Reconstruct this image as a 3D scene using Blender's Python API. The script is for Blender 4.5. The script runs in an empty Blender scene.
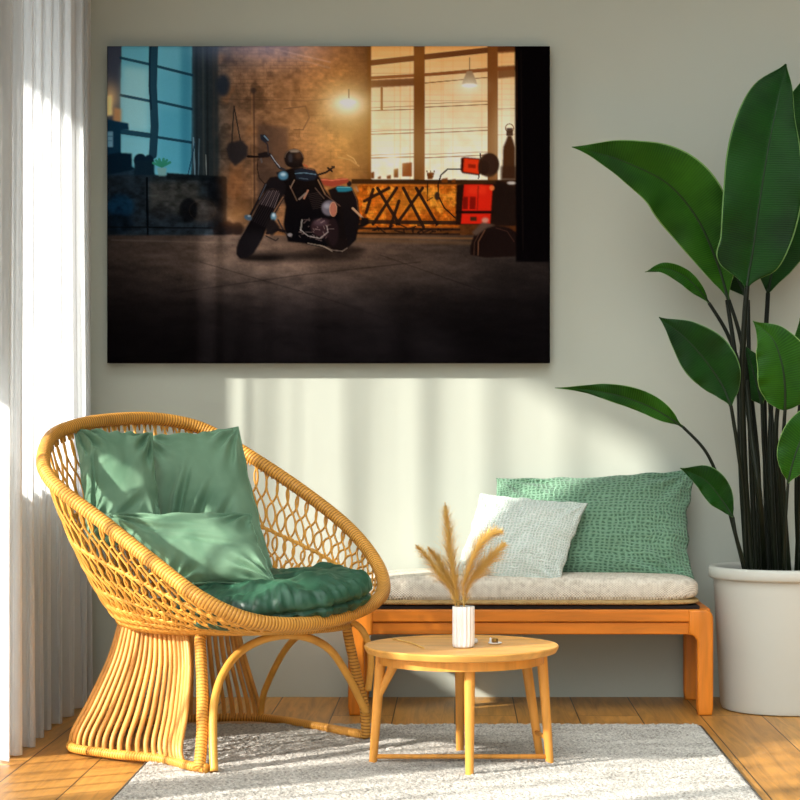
import bpy, bmesh, math, random
from mathutils import Vector, Matrix, noise as mn

random.seed(11)
C = bpy.context.scene.collection
F, CX, CY, HZ = 2000.0, 458.0, 430.0, 1.0   # focal length in pixels, vanishing point, eye height
BACK = 7.49                                  # distance of the back wall
PI = math.pi

def at(x, y, d):
    """the world point a pixel of the photograph shows at distance d"""
    k = F / d
    return Vector(((x - CX) / k, d, HZ - (y - CY) / k))

# ------------------------------------------------------------------ objects
def link(o, parent=None, label=None, cat=None, group=None, kind=None):
    C.objects.link(o)
    if parent: o.parent = parent
    return tag(o, label, cat, group, kind)

def tag(o, label=None, cat=None, group=None, kind=None):
    if label: o['label'] = label
    if cat: o['category'] = cat
    if group: o['group'] = group
    if kind: o['kind'] = kind
    return o

def thing(name, loc, label, cat, group=None):
    o = bpy.data.objects.new(name, None); o.location = loc; o.empty_display_size = 0.05
    return link(o, None, label, cat, group)

def org(p):
    return Vector(p.location) if p else Vector((0, 0, 0))

def obj(name, verts, faces, mat, parent=None, uvs=None, smooth=True, wrap=0, **kw):
    """link one mesh object; verts in world coordinates, parented things sit at the parent's own location"""
    off = org(parent) + (org(parent.parent) if parent and parent.parent else Vector((0, 0, 0)))
    me = bpy.data.meshes.new(name)
    me.from_pydata([Vector(v) - off for v in verts], [], faces)
    if uvs:
        lay = me.uv_layers.new(name='UVMap')
        for p in me.polygons:
            q = [list(uvs[vi]) for vi in p.vertices]
            if wrap and len(q) == 4:
                if max(c[1] for c in q) - min(c[1] for c in q) > 0.5:
                    for c in q: c[1] += 1 if c[1] < 0.5 else 0
                if wrap > 1 and max(c[0] for c in q) - min(c[0] for c in q) > wrap * 0.5:
                    for c in q: c[0] += wrap if c[0] < wrap * 0.5 else 0
            for li, c in zip(p.loop_indices, q): lay.data[li].uv = c
    me.polygons.foreach_set('use_smooth', [smooth] * len(me.polygons))
    if mat: me.materials.append(mat)
    me.update()
    o = bpy.data.objects.new(name, me)
    link(o, parent, **kw)
    return o

class MB:
    def __init__(s): s.v = []; s.f = []; s.uv = []; s.wrap = 0
    def add(s, v, f, uv=None):
        n = len(s.v); s.v += [Vector(p) for p in v]; s.f += [tuple(i + n for i in q) for q in f]
        s.uv += uv if uv else [(0.0, 0.0)] * len(v)
    def box(s, x0, x1, y0, y1, z0, z1, bev=0.0, seg=2):
        bm = bmesh.new(); bmesh.ops.create_cube(bm, size=1.0)
        for v in bm.verts: v.co = Vector(((x0 + x1) / 2 + v.co.x * (x1 - x0), (y0 + y1) / 2 + v.co.y * (y1 - y0), (z0 + z1) / 2 + v.co.z * (z1 - z0)))
        if bev: bmesh.ops.bevel(bm, geom=bm.edges[:], offset=bev, segments=seg, profile=0.5, affect='EDGES')
        s.bm(bm)
    def bm(s, bm):
        bm.verts.ensure_lookup_table(); bm.verts.index_update()
        s.add([v.co.copy() for v in bm.verts], [[v.index for v in f.verts] for f in bm.faces]); bm.free()
    def tube(s, pts, r, sides=8, closed=False, caps=True, flat=1.0):
        pts = [Vector(p) for p in pts]; n = len(pts)
        rr = r if isinstance(r, (list, tuple)) else [r] * n
        tg = []
        for i in range(n):
            a = pts[(i - 1) % n] if (closed or i) else pts[0]; b = pts[(i + 1) % n] if (closed or i < n - 1) else pts[-1]
            tg.append((b - a).normalized() if (b - a).length > 1e-9 else Vector((0, 0, 1)))
        up = Vector((0, 0, 1)) if abs(tg[0].z) < 0.9 else Vector((1, 0, 0))
        nrm = (up - tg[0] * up.dot(tg[0])).normalized()
        V = []; UV = []; L = 0.0
        for i in range(n):
            if i:
                L += (pts[i] - pts[i - 1]).length
                nrm = nrm - tg[i] * nrm.dot(tg[i])
                nrm = nrm.normalized() if nrm.length > 1e-6 else Vector((1, 0, 0))
            bn = tg[i].cross(nrm)
            for k in range(sides):
                a = 2 * PI * k / sides
                V.append(pts[i] + (nrm * math.cos(a) * flat + bn * math.sin(a)) * rr[i]); UV.append((L, k / sides))
        Fc = []
        for i in range(n if closed else n - 1):
            j = (i + 1) % n
            for k in range(sides):
                l = (k + 1) % sides
                Fc.append((i * sides + k, i * sides + l, j * sides + l, j * sides + k))
        if caps and not closed:
            Fc.append(tuple(reversed(range(sides)))); Fc.append(tuple((n - 1) * sides + k for k in range(sides)))
        s.wrap = L + (pts[0] - pts[-1]).length if closed and L > 1 else max(s.wrap, 0.5)
        s.add(V, Fc, UV)
    def lathe(s, prof, c, seg=48, fn=None):
        """prof: (radius, z) bottom to top; fn(angle, i) scales the radius"""
        V = []; UV = []
        for i, (r, z) in enumerate(prof):
            for k in range(seg):
                a = 2 * PI * k / seg; q = r * (fn(a, i) if fn else 1)
                V.append(Vector((c[0] + q * math.cos(a), c[1] + q * math.sin(a), c[2] + z))); UV.append((k / seg, z))
        Fc = [(i * seg + k, i * seg + (k + 1) % seg, (i + 1) * seg + (k + 1) % seg, (i + 1) * seg + k) for i in range(len(prof) - 1) for k in range(seg)]
        if prof[0][0] > 0: Fc.append(tuple(reversed(range(seg))))
        if prof[-1][0] > 0: Fc.append(tuple((len(prof) - 1) * seg + k for k in range(seg)))
        s.add(V, Fc, UV)
    def build(s, name, mat, parent=None, smooth=True, **kw):
        o = obj(name, s.v, s.f, mat, parent, s.uv, smooth, s.wrap, **kw)
        if smooth == 'auto' or smooth is True: pass
        return o

def cat(P, n=8, closed=False):
    """Catmull-Rom curve through P"""
    P = [Vector(p) for p in P]; N = len(P); out = []
    for i in range(N if closed else N - 1):
        g = (lambda j: P[j % N]) if closed else (lambda j: P[max(0, min(N - 1, j))])
        a, b, c, d = g(i - 1), g(i), g(i + 1), g(i + 2)
        for k in range(n):
            t = k / n
            out.append(0.5 * ((2 * b) + (c - a) * t + (2 * a - 5 * b + 4 * c - d) * t * t + (3 * b - a - 3 * c + d) * t ** 3))
    if not closed: out.append(P[-1])
    return out

def lerp(a, b, t): return a + (b - a) * t

def flat_faces(o, ang=0.6):
    """sharp edges stay sharp on machined shapes"""
    me = o.data
    bm = bmesh.new(); bm.from_mesh(me)
    for e in bm.edges:
        if len(e.link_faces) == 2 and e.calc_face_angle(0) > ang: e.smooth = False
    bm.to_mesh(me); bm.free()
    return o

# ------------------------------------------------------------------ materials
def new_mat(name):
    m = bpy.data.materials.new(name); m.use_nodes = True
    nt = m.node_tree
    return m, nt, nt.nodes['Principled BSDF']

def nd(nt, kind, **kw):
    n = nt.nodes.new(kind)
    for k, v in kw.items():
        if k in ('operation', 'blend_type', 'noise_dimensions', 'wave_type', 'bands_direction', 'data_type', 'feature', 'wave_profile', 'distance', 'musgrave_type', 'attribute_name', 'space'): setattr(n, k, v)
        else: n.inputs[k.replace('_', ' ')].default_value = v
    return n

def ramp(nt, src, stops):
    r = nt.nodes.new('ShaderNodeValToRGB'); e = r.color_ramp.elements
    while len(e) < len(stops): e.new(0.5)
    for q, (p, c) in zip(e, stops): q.position = p; q.color = (*c, 1)
    nt.links.new(src, r.inputs[0]); return r.outputs[0]

def coords(nt, which='Object', scale=(1, 1, 1), rot=(0, 0, 0)):
    t = nt.nodes.new('ShaderNodeTexCoord'); m = nt.nodes.new('ShaderNodeMapping')
    m.inputs['Scale'].default_value = scale; m.inputs['Rotation'].default_value = rot
    nt.links.new(t.outputs[which], m.inputs[0]); return m.outputs[0]

def bump(nt, b, h, strength=0.3, dist=0.01):
    n = nt.nodes.new('ShaderNodeBump'); n.inputs['Strength'].default_value = strength; n.inputs['Distance'].default_value = dist
    nt.links.new(h, n.inputs['Height']); nt.links.new(n.outputs[0], b.inputs['Normal']); return n

def mth(nt, op, a, b=None, clamp=False):
    n = nt.nodes.new('ShaderNodeMath'); n.operation = op; n.use_clamp = clamp
    for i, v in enumerate((a, b)):
        if v is None: continue
        if isinstance(v, (int, float)): n.inputs[i].default_value = v
        else: nt.links.new(v, n.inputs[i])
    return n.outputs[0]

def srgb(r, g, b):
    f = lambda c: (c / 255 / 12.92) if c / 255 <= 0.04045 else ((c / 255 + 0.055) / 1.055) ** 2.4
    return (f(r), f(g), f(b))

def sc(c, k): return tuple(min(1, x * k) for x in c)

def m_noisy(name, c, var=0.12, scale=6, rough=0.6, bstr=0.1, bscale=60, spec=0.3, stretch=(1, 1, 1), sheen=0.0):
    m, nt, b = new_mat(name)
    co = coords(nt, 'Object', stretch)
    n = nd(nt, 'ShaderNodeTexNoise', Scale=scale, Detail=5.0); nt.links.new(co, n.inputs['Vector'])
    nt.links.new(ramp(nt, n.outputs[0], [(0.3, sc(c, 1 - var)), (0.7, sc(c, 1 + var))]), b.inputs['Base Color'])
    b.inputs['Roughness'].default_value = rough; b.inputs['Specular IOR Level'].default_value = spec
    if bstr:
        n2 = nd(nt, 'ShaderNodeTexNoise', Scale=bscale, Detail=3.0); nt.links.new(co, n2.inputs['Vector']); bump(nt, b, n2.outputs[0], bstr, 0.004)
    if sheen:
        b.inputs['Sheen Weight'].default_value = sheen; b.inputs['Sheen Roughness'].default_value = 0.4
    return m

def m_wood(name, c, stretch, dark=0.55, rough=0.45, scale=3.0, spec=0.35):
    m, nt, b = new_mat(name)
    co = coords(nt, 'Object', stretch)
    n = nd(nt, 'ShaderNodeTexNoise', Scale=scale, Detail=8.0, Roughness=0.6, Distortion=0.6); nt.links.new(co, n.inputs['Vector'])
    nt.links.new(ramp(nt, n.outputs[0], [(0.25, sc(c, dark)), (0.5, c), (0.75, sc(c, 1.2))]), b.inputs['Base Color'])
    b.inputs['Roughness'].default_value = rough; b.inputs['Specular IOR Level'].default_value = spec
    bump(nt, b, n.outputs[0], 0.12, 0.004)
    return m

def m_wrap(name, c, freq, rough=0.45, strength=0.6):
    """cane wound around a pole: fine ridges along the tube's length (UV u in metres)"""
    m, nt, b = new_mat(name)
    co = coords(nt, 'UV')
    sp = nt.nodes.new('ShaderNodeSeparateXYZ'); nt.links.new(co, sp.inputs[0])
    ph = mth(nt, 'ADD', mth(nt, 'MULTIPLY', sp.outputs[0], freq * 2 * PI), mth(nt, 'MULTIPLY', sp.outputs[1], 2 * PI))
    w = mth(nt, 'ADD', mth(nt, 'MULTIPLY', mth(nt, 'SINE', ph), 0.5), 0.5)
    oc = coords(nt, 'Object')
    n = nd(nt, 'ShaderNodeTexNoise', Scale=9.0, Detail=4.0); nt.links.new(oc, n.inputs['Vector'])
    base = ramp(nt, n.outputs[0], [(0.3, sc(c, 0.8)), (0.7, sc(c, 1.15))])
    mx = nt.nodes.new('ShaderNodeMix'); mx.data_type = 'RGBA'; mx.blend_type = 'MULTIPLY'; mx.inputs[0].default_value = 1.0
    nt.links.new(base, mx.inputs[6]); nt.links.new(ramp(nt, w, [(0.0, (0.5, 0.36, 0.22)), (0.4, (1, 1, 1))]), mx.inputs[7])
    nt.links.new(mx.outputs[2], b.inputs['Base Color'])
    b.inputs['Roughness'].default_value = rough; b.inputs['Specular IOR Level'].default_value = 0.4
    bump(nt, b, w, strength, 0.003)
    return m

CANE = srgb(242, 174, 76)
M = {}
M['cane'] = m_noisy('rattan_cane', CANE, 0.16, 14, 0.42, 0.05, 80, 0.45)
M['wrap'] = m_wrap('wound_cane', CANE, 95)
M['spindle'] = m_noisy('rattan_spindle', srgb(236, 168, 84), 0.2, 7, 0.42, 0.05, 60, 0.45, (3, 3, 1))
M['bench_wood'] = m_wood('bench_wood', srgb(222, 126, 30), (0.8, 6, 9), 0.66)
M['bench_leg'] = m_wood('bench_leg_wood', srgb(224, 130, 34), (9, 9, 0.8), 0.66)
M['table_wood'] = m_wood('table_wood', srgb(230, 166, 82), (1.0, 9, 9), 0.72)
M['table_leg'] = m_wood('table_leg_wood', srgb(234, 160, 70), (9, 9, 0.8), 0.72)
M['white'] = m_noisy('white_ceramic', srgb(250, 249, 245), 0.02, 8, 0.35, 0.0)
M['pot'] = m_noisy('white_pot', srgb(204, 205, 194), 0.03, 3, 0.45, 0.05, 30)
M['soil'] = m_noisy('dark_soil', srgb(48, 36, 26), 0.4, 40, 0.9, 0.8, 60)
M['stem'] = m_noisy('dark_stem', srgb(20, 26, 14), 0.3, 8, 0.5, 0.05, 40, 0.2, (6, 6, 1))
M['brass'] = m_noisy('aged_brass', srgb(150, 110, 50), 0.1, 8, 0.35, 0.0)
M['brass'].node_tree.nodes['Principled BSDF'].inputs['Metallic'].default_value = 0.9
M['pampas'] = m_noisy('pampas_straw', srgb(255, 202, 112), 0.16, 20, 0.8, 0.0)
M['dark'] = m_noisy('gap_shade', srgb(34, 26, 22), 0.2, 20, 0.8, 0.1)  # near-black colour for the shade under the bench cushion

def m_velvet(name, c, hi, rough=0.55, sheen=0.8, spec=0.3, bs=0.25, nscale=5.0):
    m, nt, b = new_mat(name)
    co = coords(nt, 'Object')
    n = nd(nt, 'ShaderNodeTexNoise', Scale=nscale, Detail=4.0, Distortion=0.8); nt.links.new(co, n.inputs['Vector'])
    nt.links.new(ramp(nt, n.outputs[0], [(0.35, c), (0.7, hi)]), b.inputs['Base Color'])
    n2 = nd(nt, 'ShaderNodeTexNoise', Scale=500.0, Detail=2.0); nt.links.new(co, n2.inputs['Vector'])
    bump(nt, b, n2.outputs[0], bs, 0.001)
    b.inputs['Roughness'].default_value = rough; b.inputs['Specular IOR Level'].default_value = spec
    b.inputs['Sheen Weight'].default_value = sheen; b.inputs['Sheen Roughness'].default_value = 0.35
    b.inputs['Sheen Tint'].default_value = (*sc(hi, 1.8), 1)
    return m
M['velvet'] = m_velvet('mint_velvet', srgb(96, 132, 104), srgb(128, 162, 132), 0.6, 0.7, 0.22)
M['satin'] = m_velvet('deep_green_satin', srgb(26, 58, 42), srgb(54, 98, 74), 0.42, 0.8, 0.4, 0.15)

def m_crinkle(name, c, hi, su=34, sv=26, strength=0.9, contrast=0.55):
    """crinkled muslin: a wavering grid of threads in the cushion's own UVs"""
    m, nt, b = new_mat(name)
    co = coords(nt, 'UV')
    dn = nd(nt, 'ShaderNodeTexNoise', Scale=14.0, Detail=3.0); nt.links.new(co, dn.inputs['Vector'])
    mixv = nt.nodes.new('ShaderNodeVectorMath'); mixv.operation = 'MULTIPLY_ADD'
    nt.links.new(dn.outputs['Color'], mixv.inputs[0]); mixv.inputs[1].default_value = (0.045, 0.045, 0); nt.links.new(co, mixv.inputs[2])
    sp = nt.nodes.new('ShaderNodeSeparateXYZ'); nt.links.new(mixv.outputs[0], sp.inputs[0])
    a = mth(nt, 'SINE', mth(nt, 'MULTIPLY', sp.outputs[0], su * 2 * PI)); e = mth(nt, 'SINE', mth(nt, 'MULTIPLY', sp.outputs[1], sv * 2 * PI))
    n1 = nd(nt, 'ShaderNodeTexNoise', Scale=22.0, Detail=2.0); nt.links.new(co, n1.inputs['Vector'])
    w = mth(nt, 'MULTIPLY', mth(nt, 'GREATER_THAN', n1.outputs[0], 0.5), 0.6)
    a2 = mth(nt, 'MULTIPLY', a, mth(nt, 'ADD', 0.4, w)); e2 = mth(nt, 'MULTIPLY', e, mth(nt, 'SUBTRACT', 1.0, w))
    h = mth(nt, 'ADD', mth(nt, 'MULTIPLY', mth(nt, 'MAXIMUM', a2, e2), 0.5), 0.5)
    nt.links.new(ramp(nt, h, [(0.15, c), (0.75, hi)]), b.inputs['Base Color'])
    bump(nt, b, h, strength, 0.006)
    b.inputs['Roughness'].default_value = 0.9; b.inputs['Specular IOR Level'].default_value = 0.1; b.inputs['Sheen Weight'].default_value = 0.2
    return m
M['muslin_green'] = m_crinkle('green_crinkle_cloth', srgb(46, 84, 60), srgb(128, 168, 138), 46, 36, 1.0)
M['muslin_pale'] = m_crinkle('pale_crinkle_cloth', srgb(186, 210, 192), srgb(238, 246, 236), 34, 36, 0.9)

def m_weave(name, c, hi, sx=150):
    m, nt, b = new_mat(name)
    co = coords(nt, 'Object')
    sp = nt.nodes.new('ShaderNodeSeparateXYZ'); nt.links.new(co, sp.inputs[0])
    n = nd(nt, 'ShaderNodeTexNoise', Scale=60.0, Detail=3.0); nt.links.new(co, n.inputs['Vector'])
    yz = mth(nt, 'ADD', sp.outputs[1], sp.outputs[2])
    a = mth(nt, 'SINE', mth(nt, 'ADD', mth(nt, 'MULTIPLY', sp.outputs[0], sx * 2.4), mth(nt, 'MULTIPLY', yz, sx * 3.2)))
    e = mth(nt, 'SINE', mth(nt, 'SUBTRACT', mth(nt, 'MULTIPLY', sp.outputs[0], sx * 2.4), mth(nt, 'MULTIPLY', yz, sx * 3.2)))
    h = mth(nt, 'ADD', mth(nt, 'MULTIPLY', mth(nt, 'MAXIMUM', a, e), 0.35), n.outputs[0])
    nt.links.new(ramp(nt, h, [(0.25, c), (0.8, hi)]), b.inputs['Base Color'])
    bump(nt, b, h, 0.5, 0.003); b.inputs['Roughness'].default_value = 0.9; b.inputs['Specular IOR Level'].default_value = 0.1
    return m
M['seat_cloth'] = m_weave('oatmeal_weave', srgb(168, 152, 128), srgb(244, 236, 218), 250)
M['trim_cloth'] = m_weave('ochre_edge_weave', srgb(150, 112, 60), srgb(200, 170, 116), 300)

def m_leaf(name, c, hi, edge):
    m, nt, b = new_mat(name)
    co = coords(nt, 'UV')          # u along the leaf (metres), v across from -1 to 1
    sp = nt.nodes.new('ShaderNodeSeparateXYZ'); nt.links.new(co, sp.inputs[0])
    av = mth(nt, 'ABSOLUTE', sp.outputs[1])
    n = nd(nt, 'ShaderNodeTexNoise', Scale=5.0, Detail=3.0); nt.links.new(coords(nt, 'Object'), n.inputs['Vector'])
    vein = mth(nt, 'SINE', mth(nt, 'ADD', mth(nt, 'MULTIPLY', sp.outputs[0], 800.0), mth(nt, 'ADD', mth(nt, 'MULTIPLY', av, -9.0), mth(nt, 'MULTIPLY', n.outputs[0], 12.0))))
    fac = mth(nt, 'ADD', mth(nt, 'MULTIPLY', vein, 0.09), n.outputs[0])
    base = ramp(nt, fac, [(0.3, c), (0.7, hi)])
    mx = nt.nodes.new('ShaderNodeMix'); mx.data_type = 'RGBA'
    nt.links.new(mth(nt, 'MULTIPLY', mth(nt, 'GREATER_THAN', av, 0.965), 0.7), mx.inputs[0]); nt.links.new(base, mx.inputs[6]); mx.inputs[7].default_value = (*edge, 1)
    nt.links.new(mx.outputs[2], b.inputs['Base Color'])
    bump(nt, b, vein, 0.35, 0.001)
    b.inputs['Roughness'].default_value = 0.5; b.inputs['Specular IOR Level'].default_value = 0.16
    return m
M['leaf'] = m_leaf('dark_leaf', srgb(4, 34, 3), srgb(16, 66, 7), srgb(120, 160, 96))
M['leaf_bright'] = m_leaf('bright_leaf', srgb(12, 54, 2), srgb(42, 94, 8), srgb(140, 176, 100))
M['midrib'] = m_noisy('leaf_midrib', srgb(22, 44, 18), 0.2, 20, 0.4, 0.0)

# plaster wall
def m_wall():
    m, nt, b = new_mat('sage_plaster')
    co = coords(nt, 'Object')
    n = nd(nt, 'ShaderNodeTexNoise', Scale=1.3, Detail=4.0); nt.links.new(co, n.inputs['Vector'])
    c = srgb(190, 194, 180)
    nt.links.new(ramp(nt, n.outputs[0], [(0.3, sc(c, 0.97)), (0.7, sc(c, 1.03))]), b.inputs['Base Color'])
    n2 = nd(nt, 'ShaderNodeTexNoise', Scale=120.0, Detail=3.0); nt.links.new(co, n2.inputs['Vector']); bump(nt, b, n2.outputs[0], 0.05, 0.002)
    b.inputs['Roughness'].default_value = 0.9; b.inputs['Specular IOR Level'].default_value = 0.15
    return m
M['wall'] = m_wall()
M['ceiling'] = m_noisy('white_ceiling', srgb(235, 233, 226), 0.02, 2, 0.9, 0.0)
M['frame'] = m_noisy('white_window_frame', srgb(236, 236, 230), 0.02, 4, 0.5, 0.0)

def m_floor():
    m, nt, b = new_mat('oak_planks')
    t = nt.nodes.new('ShaderNodeTexCoord')
    rot = nt.nodes.new('ShaderNodeMapping'); rot.inputs['Rotation'].default_value = (0, 0, PI / 2); rot.inputs['Location'].default_value = (0.35, 0.011, 0)
    nt.links.new(t.outputs['Object'], rot.inputs[0])
    br = nt.nodes.new('ShaderNodeTexBrick'); nt.links.new(rot.outputs[0], br.inputs['Vector'])
    br.inputs['Scale'].default_value = 1.0; br.inputs['Brick Width'].default_value = 1.9; br.inputs['Row Height'].default_value = 0.215; br.inputs['Mortar Size'].default_value = 0.0022; br.inputs['Mortar Smooth'].default_value = 0.2
    br.inputs['Color1'].default_value = (0, 0, 0, 1); br.inputs['Color2'].default_value = (1, 1, 1, 1); br.inputs['Mortar'].default_value = (0.5, 0.5, 0.5, 1)
    mp = nt.nodes.new('ShaderNodeMapping'); mp.inputs['Scale'].default_value = (16, 1.1, 1); nt.links.new(t.outputs['Object'], mp.inputs[0])
    ad = nt.nodes.new('ShaderNodeVectorMath'); ad.operation = 'MULTIPLY_ADD'; nt.links.new(br.outputs['Color'], ad.inputs[0]); ad.inputs[1].default_value = (7, 5, 3); nt.links.new(mp.outputs[0], ad.inputs[2])
    n = nd(nt, 'ShaderNodeTexNoise', Scale=1.6, Detail=9.0, Roughness=0.62, Distortion=1.2); nt.links.new(ad.outputs[0], n.inputs['Vector'])
    c = srgb(208, 150, 72)
    col = ramp(nt, n.outputs[0], [(0.28, sc(c, 0.5)), (0.5, sc(c, 0.9)), (0.72, sc(c, 1.2))])
    tint = ramp(nt, br.outputs['Color'], [(0.0, (0.78, 0.74, 0.7)), (1.0, (1.0, 1.0, 1.0))])
    mx = nt.nodes.new('ShaderNodeMix'); mx.data_type = 'RGBA'; mx.blend_type = 'MULTIPLY'; mx.inputs[0].default_value = 1.0
    nt.links.new(col, mx.inputs[6]); nt.links.new(tint, mx.inputs[7])
    m2 = nt.nodes.new('ShaderNodeMix'); m2.data_type = 'RGBA'; nt.links.new(br.outputs['Fac'], m2.inputs[0]); nt.links.new(mx.outputs[2], m2.inputs[6]); m2.inputs[7].default_value = (0.03, 0.014, 0.006, 1)
    nt.links.new(m2.outputs[2], b.inputs['Base Color'])
    h = mth(nt, 'SUBTRACT', mth(nt, 'MULTIPLY', n.outputs[0], 0.25), br.outputs['Fac']); bump(nt, b, h, 0.35, 0.003)
    b.inputs['Roughness'].default_value = 0.4; b.inputs['Specular IOR Level'].default_value = 0.35
    return m
M['floor'] = m_floor()

def m_rug():
    m, nt, b = new_mat('wool_rug')
    co = coords(nt, 'Object', (2.2, 6, 6))
    n = nd(nt, 'ShaderNodeTexNoise', Scale=2.6, Detail=5.0); nt.links.new(co, n.inputs['Vector'])
    n2 = nd(nt, 'ShaderNodeTexNoise', Scale=110.0, Detail=4.0); nt.links.new(coords(nt, 'Object'), n2.inputs['Vector'])
    f = mth(nt, 'ADD', mth(nt, 'MULTIPLY', n.outputs[0], 0.35), mth(nt, 'MULTIPLY', n2.outputs[0], 0.75))
    nt.links.new(ramp(nt, f, [(0.38, srgb(132, 125, 112)), (0.58, srgb(200, 194, 181)), (0.75, srgb(226, 221, 209))]), b.inputs['Base Color'])
    bump(nt, b, n2.outputs[0], 0.9, 0.008)
    b.inputs['Roughness'].default_value = 1.0; b.inputs['Specular IOR Level'].default_value = 0.05; b.inputs['Sheen Weight'].default_value = 0.2
    return m
M['rug'] = m_rug()
M['rug_edge'] = m_noisy('rug_binding', srgb(96, 90, 80), 0.2, 40, 0.9, 0.3)

def m_curtain():
    m = bpy.data.materials.new('sheer_voile'); m.use_nodes = True; nt = m.node_tree; nt.nodes.clear()
    out = nt.nodes.new('ShaderNodeOutputMaterial')
    tr = nt.nodes.new('ShaderNodeBsdfTransparent'); tr.inputs[0].default_value = (1, 1, 0.99, 1)
    tl = nt.nodes.new('ShaderNodeBsdfTranslucent'); tl.inputs[0].default_value = (0.50, 0.52, 0.53, 1)
    df = nt.nodes.new('ShaderNodeBsdfDiffuse'); df.inputs[0].default_value = (0.94, 0.96, 0.96, 1)
    a = nt.nodes.new('ShaderNodeMixShader'); a.inputs[0].default_value = CURT_DIFF; nt.links.new(tl.outputs[0], a.inputs[1]); nt.links.new(df.outputs[0], a.inputs[2])
    c = nt.nodes.new('ShaderNodeMixShader'); nt.links.new(tr.outputs[0], c.inputs[1])
    # threads close up when the voile is seen at a slant: what passes falls as T ^ (1 / cos)
    lw = nt.nodes.new('ShaderNodeLayerWeight'); lw.inputs[0].default_value = 0.5
    cs = mth(nt, 'MAXIMUM', mth(nt, 'SUBTRACT', 1.0, lw.outputs['Facing']), 0.08)
    nt.links.new(mth(nt, 'SUBTRACT', 1.0, mth(nt, 'POWER', 1.0 - CURT_OPAQUE, mth(nt, 'DIVIDE', 1.0, cs))), c.inputs[0]); nt.links.new(a.outputs[0], c.inputs[2])
    nt.links.new(c.outputs[0], out.inputs[0])
    return m
CURT_DIFF, CURT_OPAQUE = 0.7, 0.48
M['curtain'] = m_curtain()

def m_glass():
    m = bpy.data.materials.new('clear_glass'); m.use_nodes = True; nt = m.node_tree; nt.nodes.clear()
    out = nt.nodes.new('ShaderNodeOutputMaterial'); tr = nt.nodes.new('ShaderNodeBsdfTransparent'); gl = nt.nodes.new('ShaderNodeBsdfGlossy'); gl.inputs['Roughness'].default_value = 0.02
    fr = nt.nodes.new('ShaderNodeFresnel'); fr.inputs[0].default_value = 1.45
    c = nt.nodes.new('ShaderNodeMixShader'); nt.links.new(fr.outputs[0], c.inputs[0]); nt.links.new(tr.outputs[0], c.inputs[1]); nt.links.new(gl.outputs[0], c.inputs[2]); nt.links.new(c.outputs[0], out.inputs[0])
    return m
M['glass'] = m_glass()

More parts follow.
